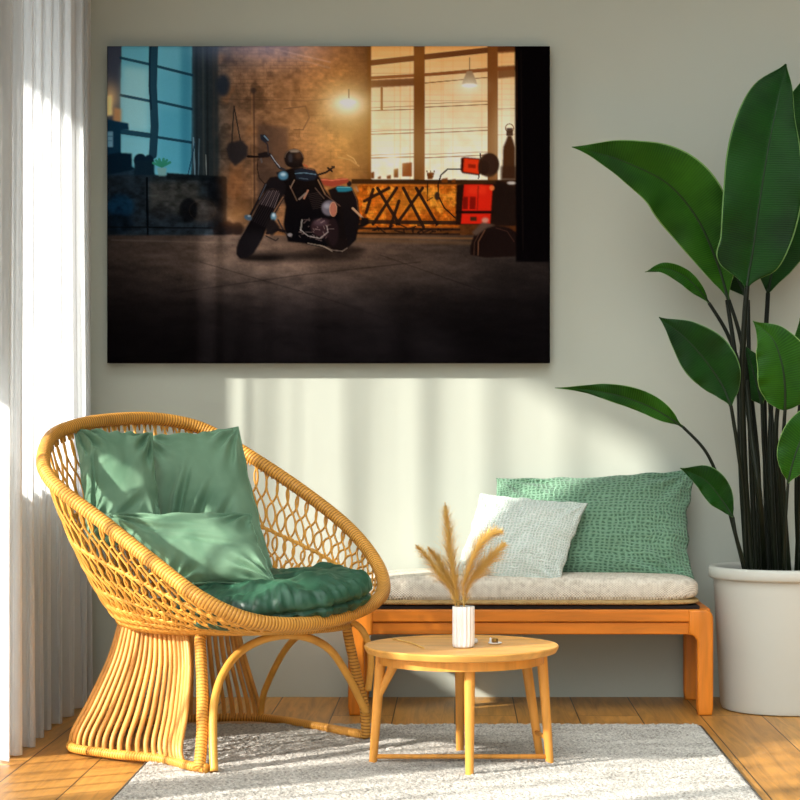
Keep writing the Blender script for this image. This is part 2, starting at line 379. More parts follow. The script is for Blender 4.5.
def m_print():
    m, nt, b = new_mat('canvas_print')
    a = nt.nodes.new('ShaderNodeVertexColor'); a.layer_name = 'print'
    nt.links.new(a.outputs[0], b.inputs['Base Color'])
    n2 = nd(nt, 'ShaderNodeTexNoise', Scale=900.0, Detail=2.0); nt.links.new(coords(nt, 'Object'), n2.inputs['Vector']); bump(nt, b, n2.outputs[0], 0.1, 0.001)
    b.inputs['Roughness'].default_value = 0.9; b.inputs['Specular IOR Level'].default_value = 0.02
    return m
M['print'] = m_print()
M['canvas_side'] = m_noisy('dark_canvas_edge', srgb(40, 36, 36), 0.2, 30, 0.7, 0.1)
def paint_print(S=1.5):
    """Paint the garage print of the canvas: returns (H, W, 3) sRGB array."""
    import numpy as np
    X0, X1, Y0, Y1 = 107.0, 550.0, 46.0, 363.0
    W = int((X1 - X0) * S) + 1; H = int((Y1 - Y0) * S) + 1
    rs = np.random.RandomState(4)
    yy, xx = np.mgrid[0:H, 0:W].astype(float)
    px = X0 + xx / (W - 1) * (X1 - X0); py = Y0 + yy / (H - 1) * (Y1 - Y0)
    img = np.zeros((H, W, 3))

    def conv(a, s):
        if s <= 0.05: return a
        s *= S; r = int(max(1, math.ceil(s * 2.6))); k = np.exp(-0.5 * (np.arange(-r, r + 1) / s) ** 2); k /= k.sum()
        p = np.pad(a, ((r, r), (r, r)), mode='edge')
        t = sum(k[i] * p[i:i + a.shape[0], :] for i in range(2 * r + 1))
        return sum(k[i] * t[:, i:i + a.shape[1]] for i in range(2 * r + 1))

    def noise(sc, seed, ax=1.0):
        r2 = np.random.RandomState(seed); out = np.zeros((H, W))
        for o in range(3):
            gx = int((X1 - X0) / sc * 2 ** o / ax) + 3; gy = int((Y1 - Y0) / sc * 2 ** o) + 3
            g = r2.rand(gy, gx)
            u = (px - X0) / (X1 - X0) * (gx - 2); v = (py - Y0) / (Y1 - Y0) * (gy - 2)
            iu = u.astype(int); iv = v.astype(int); fu = u - iu; fv = v - iv
            fu = fu * fu * (3 - 2 * fu); fv = fv * fv * (3 - 2 * fv)
            out += (g[iv, iu] * (1 - fu) * (1 - fv) + g[iv, iu + 1] * fu * (1 - fv) + g[iv + 1, iu] * (1 - fu) * fv + g[iv + 1, iu + 1] * fu * fv) / 2 ** o
        return out / 1.75

    def win(pts, pad):
        xs = [p[0] for p in pts]; ys = [p[1] for p in pts]
        a = max(0, int((min(xs) - X0 - pad) * S)); b = min(W, int((max(xs) - X0 + pad) * S) + 2)
        c = max(0, int((min(ys) - Y0 - pad) * S)); d = min(H, int((max(ys) - Y0 + pad) * S) + 2)
        return c, d, a, b

    def blend(m, w, col, al):
        c, d, a, b = w
        m = np.clip(m, 0, 1)[..., None] * al
        img[c:d, a:b] = img[c:d, a:b] * (1 - m) + np.array(col, float) / 255 * m

    def poly(pts, col, al=1.0, bl=0.35):
        w = win(pts, bl * 3 + 1); c, d, a, b = w
        if d <= c or b <= a: return
        m = np.zeros((d - c, b - a)); n = len(pts)
        for ox, oy in ((-.25, -.25), (.25, -.25), (-.25, .25), (.25, .25)):
            X = px[c:d, a:b] + ox / S; Y = py[c:d, a:b] + oy / S; ins = np.zeros(X.shape, bool)
            for i in range(n):
                (x0, y0), (x1, y1) = pts[i], pts[(i + 1) % n]
                if y0 == y1: continue
                k = ((y0 > Y) != (y1 > Y)) & (X < (x1 - x0) * (Y - y0) / (y1 - y0) + x0); ins ^= k
            m += ins / 4.0
        blend(conv(m, bl), w, col, al)

    def line(pts, wd, col, al=1.0, bl=0.3):
        w = win(pts, wd + bl * 3 + 1); c, d, a, b = w
        if d <= c or b <= a: return
        X = px[c:d, a:b]; Y = py[c:d, a:b]; D = np.full(X.shape, 1e9)
        for (x0, y0), (x1, y1) in zip(pts[:-1], pts[1:]):
            L = (x1 - x0) ** 2 + (y1 - y0) ** 2 + 1e-9
            t = np.clip(((X - x0) * (x1 - x0) + (Y - y0) * (y1 - y0)) / L, 0, 1)
            D = np.minimum(D, np.hypot(X - x0 - t * (x1 - x0), Y - y0 - t * (y1 - y0)))
        m = np.clip((wd / 2 - D) / max(bl, 0.3) + 0.5, 0, 1)
        blend(m, w, col, al)

    def ell(cx, cy, rx, ry, col, al=1.0, bl=0.4, rot=0.0):
        n = 28; c, s = math.cos(rot), math.sin(rot)
        poly([(cx + rx * math.cos(t * 2 * math.pi / n) * c - ry * math.sin(t * 2 * math.pi / n) * s,
               cy + rx * math.cos(t * 2 * math.pi / n) * s + ry * math.sin(t * 2 * math.pi / n) * c) for t in range(n)], col, al, bl)

    def ring(cx, cy, rx, ry, wd, col, al=1.0, rot=0.0, t0=0.0, t1=1.0):
        n = 30; c, s = math.cos(rot), math.sin(rot); P = []
        for i in range(n + 1):
            t = (t0 + (t1 - t0) * i / n) * 2 * math.pi
            P.append((cx + rx * math.cos(t) * c - ry * math.sin(t) * s, cy + rx * math.cos(t) * s + ry * math.sin(t) * c))
        line(P, wd, col, al)

    def glow(cx, cy, rx, ry, col, st):
        g = np.exp(-(((px - cx) / rx) ** 2 + ((py - cy) / ry) ** 2))[..., None] * st
        img[:] = 1 - (1 - img) * (1 - g * np.array(col, float) / 255)

    def mul(m): img[:] = img * m[..., None]

    z1 = lambda x, y: (100 + x / 3.478, 40 + y / 3.478)
    z2 = lambda x, y: (330 + x / 3.478, 40 + y / 3.478)
    z7 = lambda x, y: (220 + x / 5.0, 120 + y / 5.0)
    z8 = lambda x, y: (370 + x / 4.444, 120 + y / 4.444)
    M = lambda f, *p: [f(*q) for q in p]

    # walls
    st = np.array([(107, (22, 36, 50)), (150, (30, 46, 58)), (205, (58, 64, 68)), (235, (112, 84, 64)), (290, (142, 96, 62)), (340, (158, 98, 50)), (368, (84, 50, 24)), (550, (60, 30, 14))], dtype=object)
    for k in range(3):
        img[..., k] = np.interp(px, [s[0] for s in st], [s[1][k] / 255 for s in st])
    n1 = noise(16, 1); n2 = noise(5, 2)
    mul(0.62 + 0.5 * n1 + 0.32 * n2)
    # bricks, faint
    bx = (px / 7.5 + 0.5 * (np.floor(py / 3.6) % 2)) % 1.0; by = (py / 3.6) % 1.0
    br = ((bx < 0.09) | (by < 0.16)).astype(float)
    mul(1 - 0.08 * br * conv((noise(18, 41) > .5).astype(float), 2) * 1.6 * (py < 236) * (px < 370) * (px > 195))
    mul(.8 + .42 * noise(3.2, 42, 1.6)); mul(.82 + .4 * noise(34, 43))
    # peeled plaster patches
    pl = np.clip((noise(22, 7) - 0.54) * 9, 0, 1) * (px > 212) * (px < 340) * (py < 236)
    img[:] = img * (1 - pl[..., None] * .3) + np.array((188, 118, 66)) / 255 * pl[..., None] * .3
    pl = np.clip((noise(15, 9) - 0.56) * 10, 0, 1) * (px > 200) * (px < 300) * (py < 236)
    mul(1 - 0.24 * pl)
    # dark blue left pier and drapes beside the window
    poly(M(z1, (320, 0), (410, 0), (415, 480), (318, 480)), (34, 44, 50), .8, 1.2)
    for x, c in ((335, (24, 34, 42)), (358, (62, 70, 70)), (372, (26, 30, 34)), (395, (56, 58, 56))):
        line(M(z1, (x, 20), (x + 3, 470)), 2.2, c, .55, 1)
    poly(M(z1, (20, 20), (75, 20), (72, 300), (20, 300)), (58, 62, 78), 1, .8)
    # left window, cold daylight
    poly(M(z1, (75, 15), (320, 15), (316, 470), (200, 470), (70, 440), (70, 250)), (96, 178, 206), 1, .5)
    poly(M(z1, (78, 90), (170, 100), (170, 320), (74, 315)), (160, 222, 234), .75, 3)
    poly(M(z1, (205, 110), (315, 130), (312, 350), (200, 340)), (84, 170, 202), .7, 3)
    poly(M(z1, (205, 240), (312, 250), (312, 460), (200, 460)), (70, 158, 192), .6, 3)
    poly(M(z1, (280, 20), (318, 20), (316, 470), (282, 470)), (40, 118, 152), .6, 2)
    poly(M(z1, (75, 335), (170, 345), (170, 440), (120, 440), (75, 400)), (128, 200, 220), .7, 1)
    for p in (((72, 62), (170, 84)), ((72, 192), (172, 212)), ((70, 318), (172, 332)), ((200, 92), (320, 122)), ((200, 214), (318, 240)), ((200, 338), (316, 356))):
        line(M(z1, *p), 2.7 if p[0][1] != 318 else 5, (22, 52, 72), .92, .5)
    line(M(z1, (188, 20), (184, 160), (190, 300), (184, 400)), 8, (24, 50, 68), .95, .6)
    line(M(z1, (174, 20), (172, 160), (178, 240)), 2, (14, 30, 44), .9, .4)
    # lit lamp at the far left, shelf and things on the bench
    glow(*z1(35, 200), 9, 14, (255, 190, 90), .75)
    poly(M(z1, (20, 195), (42, 190), (44, 262), (20, 265)), (255, 226, 150), 1, 1)
    poly(M(z1, (48, 235), (74, 240), (74, 285), (45, 285)), (214, 150, 90), .8, 1)
    poly(M(z1, (20, 275), (70, 285), (98, 290), (100, 312), (72, 312), (72, 420), (20, 420)), (16, 44, 66), 1, .5)
    poly(M(z1, (24, 318), (45, 318), (45, 373), (24, 373)), (110, 160, 190), .9, .5)
    line(M(z1, (26, 335), (43, 335)), .8, (50, 90, 120), .8); line(M(z1, (26, 350), (40, 350)), .8, (50, 90, 120), .8)
    poly(M(z1, (20, 400), (62, 392), (110, 395), (112, 440), (125, 450), (20, 470)), (10, 26, 40), 1, .6)
    ell(*z1(140, 418), 6.5, 6.5, (12, 28, 42)); ell(*z1(170, 420), 5, 6, (14, 30, 44))
    poly(M(z1, (120, 420), (188, 420), (190, 470), (118, 470)), (16, 32, 44), 1, .6)
    for a in (-1.2, -.7, -.3, .2, .6, 1.1):
        x, y = z1(215, 440); line([(x, y), (x + 9 * math.sin(a), y - 3.5 - 4 * math.cos(a * 1.3))], 2.6, (44, 128, 104), .95)
    poly(M(z1, (198, 445), (232, 445), (228, 476), (204, 476)), (110, 160, 166), 1, .5)
    line(M(z1, (325, 340), (330, 470)), 1.6, (112, 150, 172), .8); line(M(z1, (345, 345), (342, 470)), 1.2, (80, 110, 128), .8)
    line(M(z1, (330, 360), (306, 470)), 1.2, (28, 60, 84), .9); line(M(z1, (368, 400), (370, 468)), 1, (150, 160, 160), .7)
    # bench under the left window
    poly(M(z1, (20, 470), (440, 478), (440, 690), (20, 700)), (30, 38, 46), .86, .8)
    poly(M(z1, (232, 462), (440, 476), (438, 492), (232, 486)), (20, 28, 34), 1, .5)
    poly(M(z1, (170, 492), (345, 492), (340, 610), (170, 600)), (78, 74, 66), .55, 2.5)
    poly(M(z1, (375, 480), (440, 480), (440, 655), (375, 655)), (18, 22, 28), .9, .8)
    ell(*z1(355, 592), 16, 12.5, (56, 50, 46), .7, 2.4); ell(*z1(308, 592), 9, 12.5, (16, 18, 22), .95, 1); ring(*z1(356, 592), 13, 10, 1, (70, 58, 48), .3)
    ell(*z1(215, 600), 12, 9, (30, 32, 36), .7, 3); ell(*z1(70, 580), 14, 13, (14, 42, 66), .9, 2); ell(*z1(62, 640), 16, 10, (14, 24, 34), .95, 1.5)
    line(M(z1, (163, 480), (166, 690)), 2.2, (8, 12, 18), 1); line(M(z1, (20, 650), (440, 655)), 1.4, (12, 14, 18), .9)
    ell(*z1(440, 655), 9, 7.5, (26, 20, 20), 1, 1); ell(*z1(478, 658), 6, 7, (30, 22, 20), 1, 1); ell(*z1(415, 665), 7, 6, (22, 20, 22), 1, 1)
    m_ = ((px < 227) & (py > 176) & (py < 238)).astype(float); m_ = conv(m_, 1.0)
    mul(1 - m_ * (0.55 - .8 * noise(4, 61, 1.5)))
    # things hung on the brick wall
    ell(*z1(428, 158), 7, 11, (34, 44, 58), .92, 1.6)
    line(M(z1, (466, 230), (458, 360)), 1.3, (40, 38, 38), .9); line(M(z1, (466, 230), (488, 350)), 1.3, (40, 38, 38), .9)
    poly(M(z1, (448, 358), (492, 348), (515, 370), (512, 405), (470, 440), (446, 410), (438, 380)), (40, 38, 42), .96, .9)
    line(M(z1, (535, 170), (538, 590)), 1.2, (66, 46, 38), .8, .8); line(M(z1, (528, 180), (530, 590)), .8, (180, 130, 80), .4, .6)
    ell(*z1(533, 176), 3, 3, (48, 40, 40), .8, .8)
    line(M(z1, (640, 240), (715, 230), (728, 270), (706, 312), (676, 312)), 1.2, (70, 50, 40), .75, .8)
    line(M(z1, (420, 205), (720, 212), (800, 205)), 1.0, (70, 50, 40), .5, .8)
    poly(M(z1, (548, 292), (655, 304), (655, 575), (548, 560)), (70, 54, 48), .72, 1.4)
    poly(M(z1, (415, 455), (520, 450), (520, 610), (440, 640)), (180, 110, 60), .35, 4)
    glow(*z1(480, 610), 16, 10, (255, 150, 70), .28)
    # ceiling haze
    glow(268, 44, 55, 20, (128, 142, 212), .62)
    glow(215, 44, 30, 14, (80, 110, 160), .35)
    line([(270, 48), (330, 62)], 1.5, (214, 180, 170), .35, 1.2); line([(250, 46), (330, 68)], 1.2, (190, 170, 170), .25, 1.5)
    poly(M(z2, (0, 20), (140, 20), (140, 480), (60, 480), (60, 90), (0, 80)), (122, 82, 50), .35, 6)

    # big warm window
    poly(M(z2, (136, 10), (648, 10), (648, 490), (136, 490)), (104, 56, 22), 1, .5)
    for a, b, c in ((142, 18, 293), (329, 14, 548), (583, 40, 645)):
        for k in range(24):
            y0 = b + (486 - b) * k / 24.0; y1 = b + (486 - b) * (k + 1) / 24.0 + 1
            t = min(1, max(0, (y0 - 20) / 420)) ** .75
            poly(M(z2, (a, y0), (c, y0), (c, y1), (a, y1)), (246 + 9 * t, 172 + 80 * t, 98 + 128 * t), 1, .3)
        for q in range(5):
            x = a + (c - a) * (.08 + .85 * rs.rand()); line(M(z2, (x, b), (x, 484)), .9, (214, 140, 66), .2, 1)
    cl = np.clip((noise(14, 31) - .45) * 3, 0, 1) * (px > 371) * (px < 515) * (py < 180)
    img[:] = img * (1 - cl[..., None] * .22) + np.array((236, 160, 84)) / 255 * cl[..., None] * .22
    bar = (126, 74, 34)
    for y in (240, 322, 405):
        line(M(z2, (140, y + 6), (293, y + 1)), .9, bar, .85, .4); line(M(z2, (140, y - 4), (293, y - 10)), .7, bar, .6, .4)
    for y in (228, 318, 404):
        line(M(z2, (328, y + 6), (548, y - 4)), .9, bar, .85, .4); line(M(z2, (328, y - 6), (548, y - 15)), .7, bar, .6, .4)
    line(M(z2, (328, 150), (548, 130)), 1.1, bar, .8, .4); line(M(z2, (328, 118), (548, 98)), 1, bar, .7, .4)
    poly(M(z2, (583, 92), (645, 88), (645, 128), (583, 134)), (104, 58, 26), .9, .6); poly(M(z2, (583, 30), (645, 26), (645, 42), (583, 46)), (104, 58, 26), .9, .6)
    line(M(z2, (583, 240), (645, 238)), 1, bar, .5, .4); line(M(z2, (583, 330), (645, 328)), 1, bar, .4, .4)
    line(M(z2, (180, 168), (180, 240)), 2.4, (128, 72, 28), .9, .6)
    line(M(z2, (140, 132), (350, 120), (640, 98)), 3, (120, 62, 28), .9, .6)
    line(M(z2, (140, 80), (640, 25)), 5.5, (88, 48, 24), .92, .7)
    poly(M(z2, (140, 140), (300, 132), (300, 158), (140, 166)), (92, 52, 26), .9, .6)
    poly(M(z2, (292, 15), (328, 15), (328, 490), (292, 490)), (112, 64, 26), 1, .6)
    poly(M(z2, (548, 15), (583, 15), (583, 490), (552, 490)), (118, 66, 28), 1, .6)
    poly(M(z2, (130, 20), (142, 20), (142, 490), (130, 490)), (96, 56, 24), .9, .8)
    glow(*z2(440, 370), 46, 34, (255, 230, 170), .3); glow(*z2(615, 330), 14, 46, (255, 236, 180), .45); glow(*z2(210, 360), 24, 24, (255, 190, 90), .3)
    glow(*z2(240, 80), 44, 18, (200, 120, 50), .2)
    # pendant lamps
    poly(M(z2, (484, 60), (487, 60), (487, 108), (484, 108)), (90, 60, 40), .9, .2)
    poly(M(z2, (476, 108), (494, 108), (508, 140), (512, 156), (458, 156), (464, 138)), (150, 118, 86), 1, .4)
    ell(*z2(485, 158), 8, 2.2, (255, 250, 226), 1, .5); glow(*z2(485, 160), 14, 9, (255, 236, 190), .7)
    glow(*z2(62, 225), 24, 20, (255, 196, 120), .95); glow(*z2(62, 222), 14, 9, (255, 244, 215), 1)
    line(M(z2, (66, 172), (66, 200)), 1.4, (120, 96, 70), .7); ell(*z2(63, 216), 8.4, 2.6, (255, 254, 240), 1, .6)
    glow(*z2(80, 330), 36, 44, (240, 150, 60), .42)
    glow(*z2(-40, 260), 36, 40, (200, 120, 70), .22)
    # orange lit brick below the window
    poly(M(z2, (100, 500), (450, 500), (450, 650), (70, 660)), (196, 92, 22), 1, 1.5)
    t = np.clip((noise(9, 12) - .45) * 5, 0, 1) * (px > 362) * (px < 458) * (py > 186) * (py < 226)
    img[:] = img * (1 - t[..., None] * .55) + np.array((116, 46, 12)) / 255 * t[..., None] * .55
    t = np.clip((noise(7, 14) - .55) * 7, 0, 1) * (px > 362) * (px < 458) * (py > 186) * (py < 226)
    img[:] = img * (1 - t[..., None] * .6) + np.array((255, 160, 50)) / 255 * t[..., None] * .6
    br = ((((px / 6 + .5 * (np.floor(py / 3) % 2)) % 1) < .12) | (((py / 3) % 1) < .18)) * (px > 362) * (px < 458) * (py > 186) * (py < 226)
    mul(1 - .1 * br)
    mul(.72 + .6 * noise(3, 44) * (py > 184) * (py < 230) * (px > 350) * (px < 460) + .3 * (1 - (py > 184) * (py < 230) * (px > 350) * (px < 460)))
    glow(*z2(290, 560), 30, 14, (255, 150, 40), .35)
    # workbench with crossed legs
    poly(M(z2, (75, 484), (640, 488), (640, 502), (75, 500)), (56, 34, 18), 1, .4)
    dk = (40, 26, 20)
    for a, b in (((165, 515), (240, 640)), ((232, 515), (150, 640)), ((205, 515), (120, 560)), ((240, 560), (210, 650)), ((255, 515), (325, 650)), ((322, 515), (232, 640)), ((300, 515), (372, 640)), ((150, 520), (126, 600))):
        line(M(z2, a, b), 3.2, dk, .96, .5)
    for y, w in ((632, 4), (655, 2.2), (672, 2)):
        line(M(z2, (90, y), (450, y + 4)), w, (38, 26, 20), .9, .7)
    for k in range(26):
        x = 130 + rs.rand() * 310; y = 645 + rs.rand() * 28
        line(M(z2, (x, y), (x + 20 * rs.randn(), y + 8 * rs.randn())), 1.6, (26, 20, 18), .7, .5)
    line(M(z2, (340, 490), (338, 560), (356, 548)), 1, (40, 26, 18), .9)
    # things on the warm bench
    for x, y, w, h in ((148, 470, 3.5, 7), (172, 478, 3, 3), (205, 476, 4, 4), (268, 450, 9.5, 14), (230, 462, 4.2, 9), (348, 472, 5, 7), (398, 488, 6, 5), (430, 490, 4, 4)):
        cx, cy = z2(x, y); poly([(cx - w / 2, cy - h / 2 + 1), (cx + w / 2, cy - h / 2), (cx + w / 2, cy + h / 2), (cx - w / 2, cy + h / 2)], (112, 56, 20) if x != 268 else (134, 66, 26), .95, .5)
    for k in range(5):
        x = 345 + 4 * k; line(M(z2, (x - 4, 478), (x - 8 + 5 * k / 2, 455 + (k % 2) * 8)), 1, (96, 52, 22), .9)
    glow(*z2(216, 420), 11, 10, (255, 214, 120), .95); ell(*z2(216, 418), 5.4, 3.2, (255, 252, 226), 1, .8)
    line(M(z2, (30, 408), (70, 416), (100, 438)), 1.6, (210, 158, 92), .75, .6); line(M(z2, (60, 400), (82, 412), (92, 428)), 1.2, (230, 180, 110), .7, .5); line(M(z2, (62, 425), (60, 480)), 3.2, (190, 128, 66), .6, 1)
    # red welding machines
    poly(M(z8, (405, 168), (418, 165), (490, 172), (488, 240), (482, 246), (410, 236), (402, 222)), (60, 22, 14), 1, .5)
    poly(M(z8, (418, 170), (486, 176), (484, 240), (414, 230)), (226, 54, 22), 1, .5)
    poly(M(z8, (436, 196), (470, 198), (470, 214), (436, 212)), (128, 26, 14), .8, .5)
    ell(*z8(528, 200), 10.2, 12, (66, 44, 30), 1, .7); ell(*z8(535, 196), 8.5, 10.5, (52, 34, 26), 1, .6); ell(*z8(505, 212), 5.5, 7.5, (46, 30, 22), 1, .6)
    line(M(z8, (490, 150), (494, 200), (482, 260)), 1.2, (50, 30, 20), 1)
    poly(M(z8, (385, 288), (420, 284), (570, 282), (572, 465), (380, 465)), (34, 20, 14), 1, .6)
    poly(M(z8, (418, 286), (546, 288), (534, 462), (404, 462)), (214, 34, 18), 1, .5)
    poly(M(z8, (440, 292), (520, 292), (516, 330), (432, 330)), (236, 58, 30), .6, 1.5)
    poly(M(z8, (414, 342), (436, 342), (434, 396), (412, 396)), (110, 18, 12), .9, .4); poly(M(z8, (444, 342), (470, 342), (468, 396), (442, 396)), (110, 18, 12), .9, .4)
    poly(M(z8, (478, 292), (484, 292), (480, 400), (474, 400)), (120, 20, 14), .6, .4)
    ell(*z8(542, 302), 2.6, 2.6, (236, 120, 60), .9); poly(M(z8, (380, 404), (560, 404), (560, 416), (380, 416)), (26, 14, 12), 1, .4)
    poly(M(z8, (446, 430), (474, 430), (474, 448), (446, 448)), (60, 36, 22), 1, .4); poly(M(z8, (560, 270), (660, 270), (650, 470), (545, 470)), (30, 20, 16), 1, .8)
    line(M(z8, (405, 218), (345, 218), (315, 245), (302, 290), (305, 340), (330, 390), (380, 436)), 1.5, (36, 24, 18), .95)
    ell(*z8(298, 338), 2.6, 4.2, (54, 38, 28), 1)
    # gas bottle
    poly(M(z8, (592, 120), (604, 92), (612, 70), (628, 70), (636, 92), (644, 120), (644, 260), (588, 260), (590, 180)), (70, 42, 24), 1, .6)
    ring(*z8(620, 36), 4, 4.2, 1, (120, 80, 40), .8); poly(M(z8, (607, 36), (634, 36), (636, 70), (606, 70)), (60, 36, 22), .9, .4)
    poly(M(z8, (580, 205), (650, 205), (650, 300), (580, 270)), (56, 34, 22), .8, 1)

    # floor
    fl = np.clip((py - 234) / 2.5, 0, 1)
    t = np.clip((py - 236) / 127, 0, 1)
    warm = np.exp(-((px - 330) / 120) ** 2)
    base = np.zeros_like(img)
    k1 = np.exp(-((py - 246) / 26) ** 2); k2 = np.exp(-(np.clip(py - 250, 0, 200) / 44) ** 2)
    side = np.interp(px, [107, 150, 230, 330, 430, 500, 550], [.42, .6, .95, 1, .8, .5, .3])
    A = np.array((106, 90, 78)) / 255; B = np.array((13, 11, 12)) / 255
    base[:] = B
    base += (k2 * side)[..., None] * A * .6
    base[..., 0] += .05 * k1 * warm; base[..., 1] += .02 * k1 * warm
    nf = noise(12, 21, 4.0); nf2 = noise(4, 22, 3.0)
    base *= (.5 + .5 * nf + .4 * nf2 + .2 * noise(2, 51))[..., None]
    img[:] = img * (1 - fl[..., None]) + base * fl[..., None]
    line([(350, 236.5), (475, 238.5)], 2.2, (150, 96, 48), .55, 1.6); line([(352, 240), (470, 243)], 4, (120, 82, 48), .4, 3)
    line([(112, 240), (235, 243)], 1.5, (96, 84, 76), .4, 1.5)
    line([(200, 262), (330, 300), (420, 330)], 1, (10, 8, 8), .35, 1); line([(420, 262), (300, 275), (180, 292)], 1, (16, 12, 12), .4, 1)
    line([(380, 255), (480, 290)], 1, (14, 10, 10), .3, 1)
    # bag by the pillar
    poly(M(z8, (445, 600), (446, 560), (470, 490), (520, 470), (560, 468), (620, 480), (652, 500), (660, 560), (650, 606), (520, 612)), (26, 17, 15), 1, .6)
    poly(M(z8, (452, 500), (500, 452), (560, 468), (520, 480), (470, 515)), (84, 66, 56), .9, .8)
    ell(*z8(512, 445), 3.6, 2.6, (190, 170, 150), .7, .8); line(M(z8, (480, 600), (482, 540), (510, 490)), 1.2, (110, 70, 50), .7, .5); line(M(z8, (462, 600), (464, 545), (492, 492)), .8, (90, 60, 44), .6, .5)
    line(M(z8, (560, 480), (610, 495), (640, 540)), 1, (80, 50, 40), .5, .6)
    # pillar
    poly([(515, 40), (552, 40), (552, 262), (516, 262)], (9, 7, 8), 1, .7)
    line([(517, 60), (517, 120)], 1, (70, 40, 20), .5, .6); line([(521, 50), (523, 250)], 1.2, (24, 18, 16), .8, .8)
    ell(*z8(628, 280), 4.4, 1.6, (230, 226, 220), .85, .6)

    # motorcycle
    ell(300, 256, 60, 4.5, (12, 10, 10), .72, 2.6); ell(262, 258, 24, 3, (8, 6, 6), .85, 1.6); ell(340, 250, 26, 3, (14, 10, 10), .7, 2)
    K = (13, 12, 15)
    # rear wheel and mudguard
    ell(*z7(612, 500), 15, 31, (20, 16, 16), 1, .6, .12); ring(*z7(606, 520), 9, 22, 1, (70, 50, 44), .5, .1)
    poly(M(z7, (540, 350), (590, 330), (660, 340), (690, 400), (700, 500), (680, 600), (640, 640), (610, 430), (560, 400)), (20, 17, 19), 1, .5)
    line(M(z7, (662, 350), (684, 400), (694, 480)), .9, (120, 84, 60), .6)
    poly(M(z7, (578, 340), (590, 330), (655, 334), (664, 350), (640, 358), (590, 360)), (30, 116, 140), 1, .5); line(M(z7, (585, 338), (650, 338)), .8, (120, 200, 210), .7)
    line(M(z7, (664, 442), (716, 492)), 2.2, (196, 150, 116), .95); poly(M(z7, (706, 486), (740, 490), (744, 520), (716, 536), (694, 540), (684, 556), (680, 536), (704, 516)), (22, 18, 18), 1, .5)
    line(M(z7, (680, 335), (690, 355)), 1.6, (150, 130, 110), .6); ell(*z7(646, 318), 2.4, 2.8, (26, 24, 26))
    # saddle
    poly(M(z7, (498, 296), (530, 292), (560, 300), (610, 290), (646, 296), (640, 312), (600, 326), (560, 334), (520, 326)), (160, 62, 46), 1, .5)
    line(M(z7, (505, 298), (560, 302), (636, 294)), 1.2, (226, 116, 84), .75)
    # body mass
    poly(M(z7, (300, 260), (370, 236), (470, 246), (500, 290), (520, 340), (570, 410), (600, 480), (590, 560), (560, 630), (500, 634), (420, 616), (340, 608), (318, 520), (330, 430), (310, 360)), K, 1, .6)
    poly(M(z7, (520, 600), (580, 590), (640, 600), (636, 640), (600, 662), (560, 650)), (24, 18, 18), 1, .6)
    line(M(z7, (500, 626), (560, 650), (612, 656), (636, 640)), 1, (150, 130, 116), .65)
    # tank
    poly(M(z7, (372, 250), (420, 236), (474, 248), (488, 280), (470, 300), (430, 306), (380, 296)), (20, 30, 44), 1, .5)
    line(M(z7, (376, 268), (420, 264), (478, 272)), 1.1, (110, 150, 176), .7); line(M(z7, (395, 290), (440, 296)), .8, (96, 120, 140), .6); line(M(z7, (420, 240), (470, 250)), .9, (150, 90, 64), .7)
    # engine
    for a, b, c, w_ in (((490, 300), (526, 372), (150, 110, 80), 1.3), ((476, 340), (520, 392), (92, 70, 62), 1.2), ((420, 392), (440, 352), (196, 130, 100), 1.8), ((396, 396), (430, 366), (140, 120, 110), 1.8), ((350, 330), (384, 402), (110, 84, 70), 1.2), ((372, 300), (352, 340), (160, 130, 110), 1), ((525, 372), (600, 430), (96, 70, 60), 1.2)):
        line(M(z7, a, b), w_, c, .85)
    for k in range(9):
        line(M(z7, (440 + 3 * k, 372 + 9 * k), (500 + 2 * k, 362 + 9 * k)), .7, (70, 56, 54), .55)
    ell(*z7(545, 440), 7.6, 7.8, (104, 98, 110), 1, .7); ell(*z7(536, 430), 3.4, 2.6, (176, 176, 190), .7, 1); ell(*z7(566, 446), 3.4, 7, (176, 104, 84), 1, .5); ring(*z7(566, 446), 3.4, 7, .8, (230, 160, 120), .7)
    ell(*z7(520, 540), 13.5, 9.5, (50, 34, 38), 1, .8, .1); ell(*z7(500, 512), 7, 3, (96, 74, 84), .7, 1.4); ell(*z7(566, 560), 5.5, 14, (34, 24, 26), 1, .6)
    for k in range(34):
        x = 400 + 150 * rs.rand(); y = 490 + 110 * rs.rand()
        v = rs.rand(); line(M(z7, (x, y), (x + 14 * rs.randn(), y + 9 * rs.randn())), .6 + .5 * rs.rand(), (110 + 90 * v, 86 + 84 * v, 80 + 84 * v), .5)
    line(M(z7, (404, 550), (440, 580), (500, 592), (540, 560), (534, 530)), 1.1, (190, 176, 170), .7); line(M(z7, (410, 500), (404, 550)), 1.5, (200, 190, 180), .6)
    line(M(z7, (440, 616), (520, 632), (560, 656)), 1.2, (170, 150, 130), .6)
    line(M(z7, (290, 500), (322, 560), (356, 584)), 1.8, (52, 44, 44), .9); ell(*z7(350, 574), 2.4, 1.8, (170, 160, 160), .8)
    line(M(z7, (230, 580), (280, 604), (290, 592)), 1.4, (30, 24, 24), .8)
    line(M(z7, (236, 566), (290, 548), (320, 556)), 3, (24, 20, 22), .9)
    # front wheel
    ang = .46
    poly(M(z7, (232, 352), (262, 344), (300, 352), (304, 390), (290, 440), (240, 520), (214, 590), (170, 664), (140, 688), (100, 692), (82, 672), (82, 640), (100, 590), (130, 540), (170, 470), (200, 400)), (16, 14, 16), 1, .5)
    for k in range(8):
        line(M(z7, (238 + 9 * k, 352 + abs(k - 3)), (196 + 10.5 * k, 420 + 3 * k)), .75, (150, 128, 132) if k % 2 else (104, 88, 96), .75, .35)
        line(M(z7, (196 + 10.5 * k, 420 + 3 * k), (150 + 10 * k, 500 + 5 * k)), .6, (60, 50, 54), .6, .35)
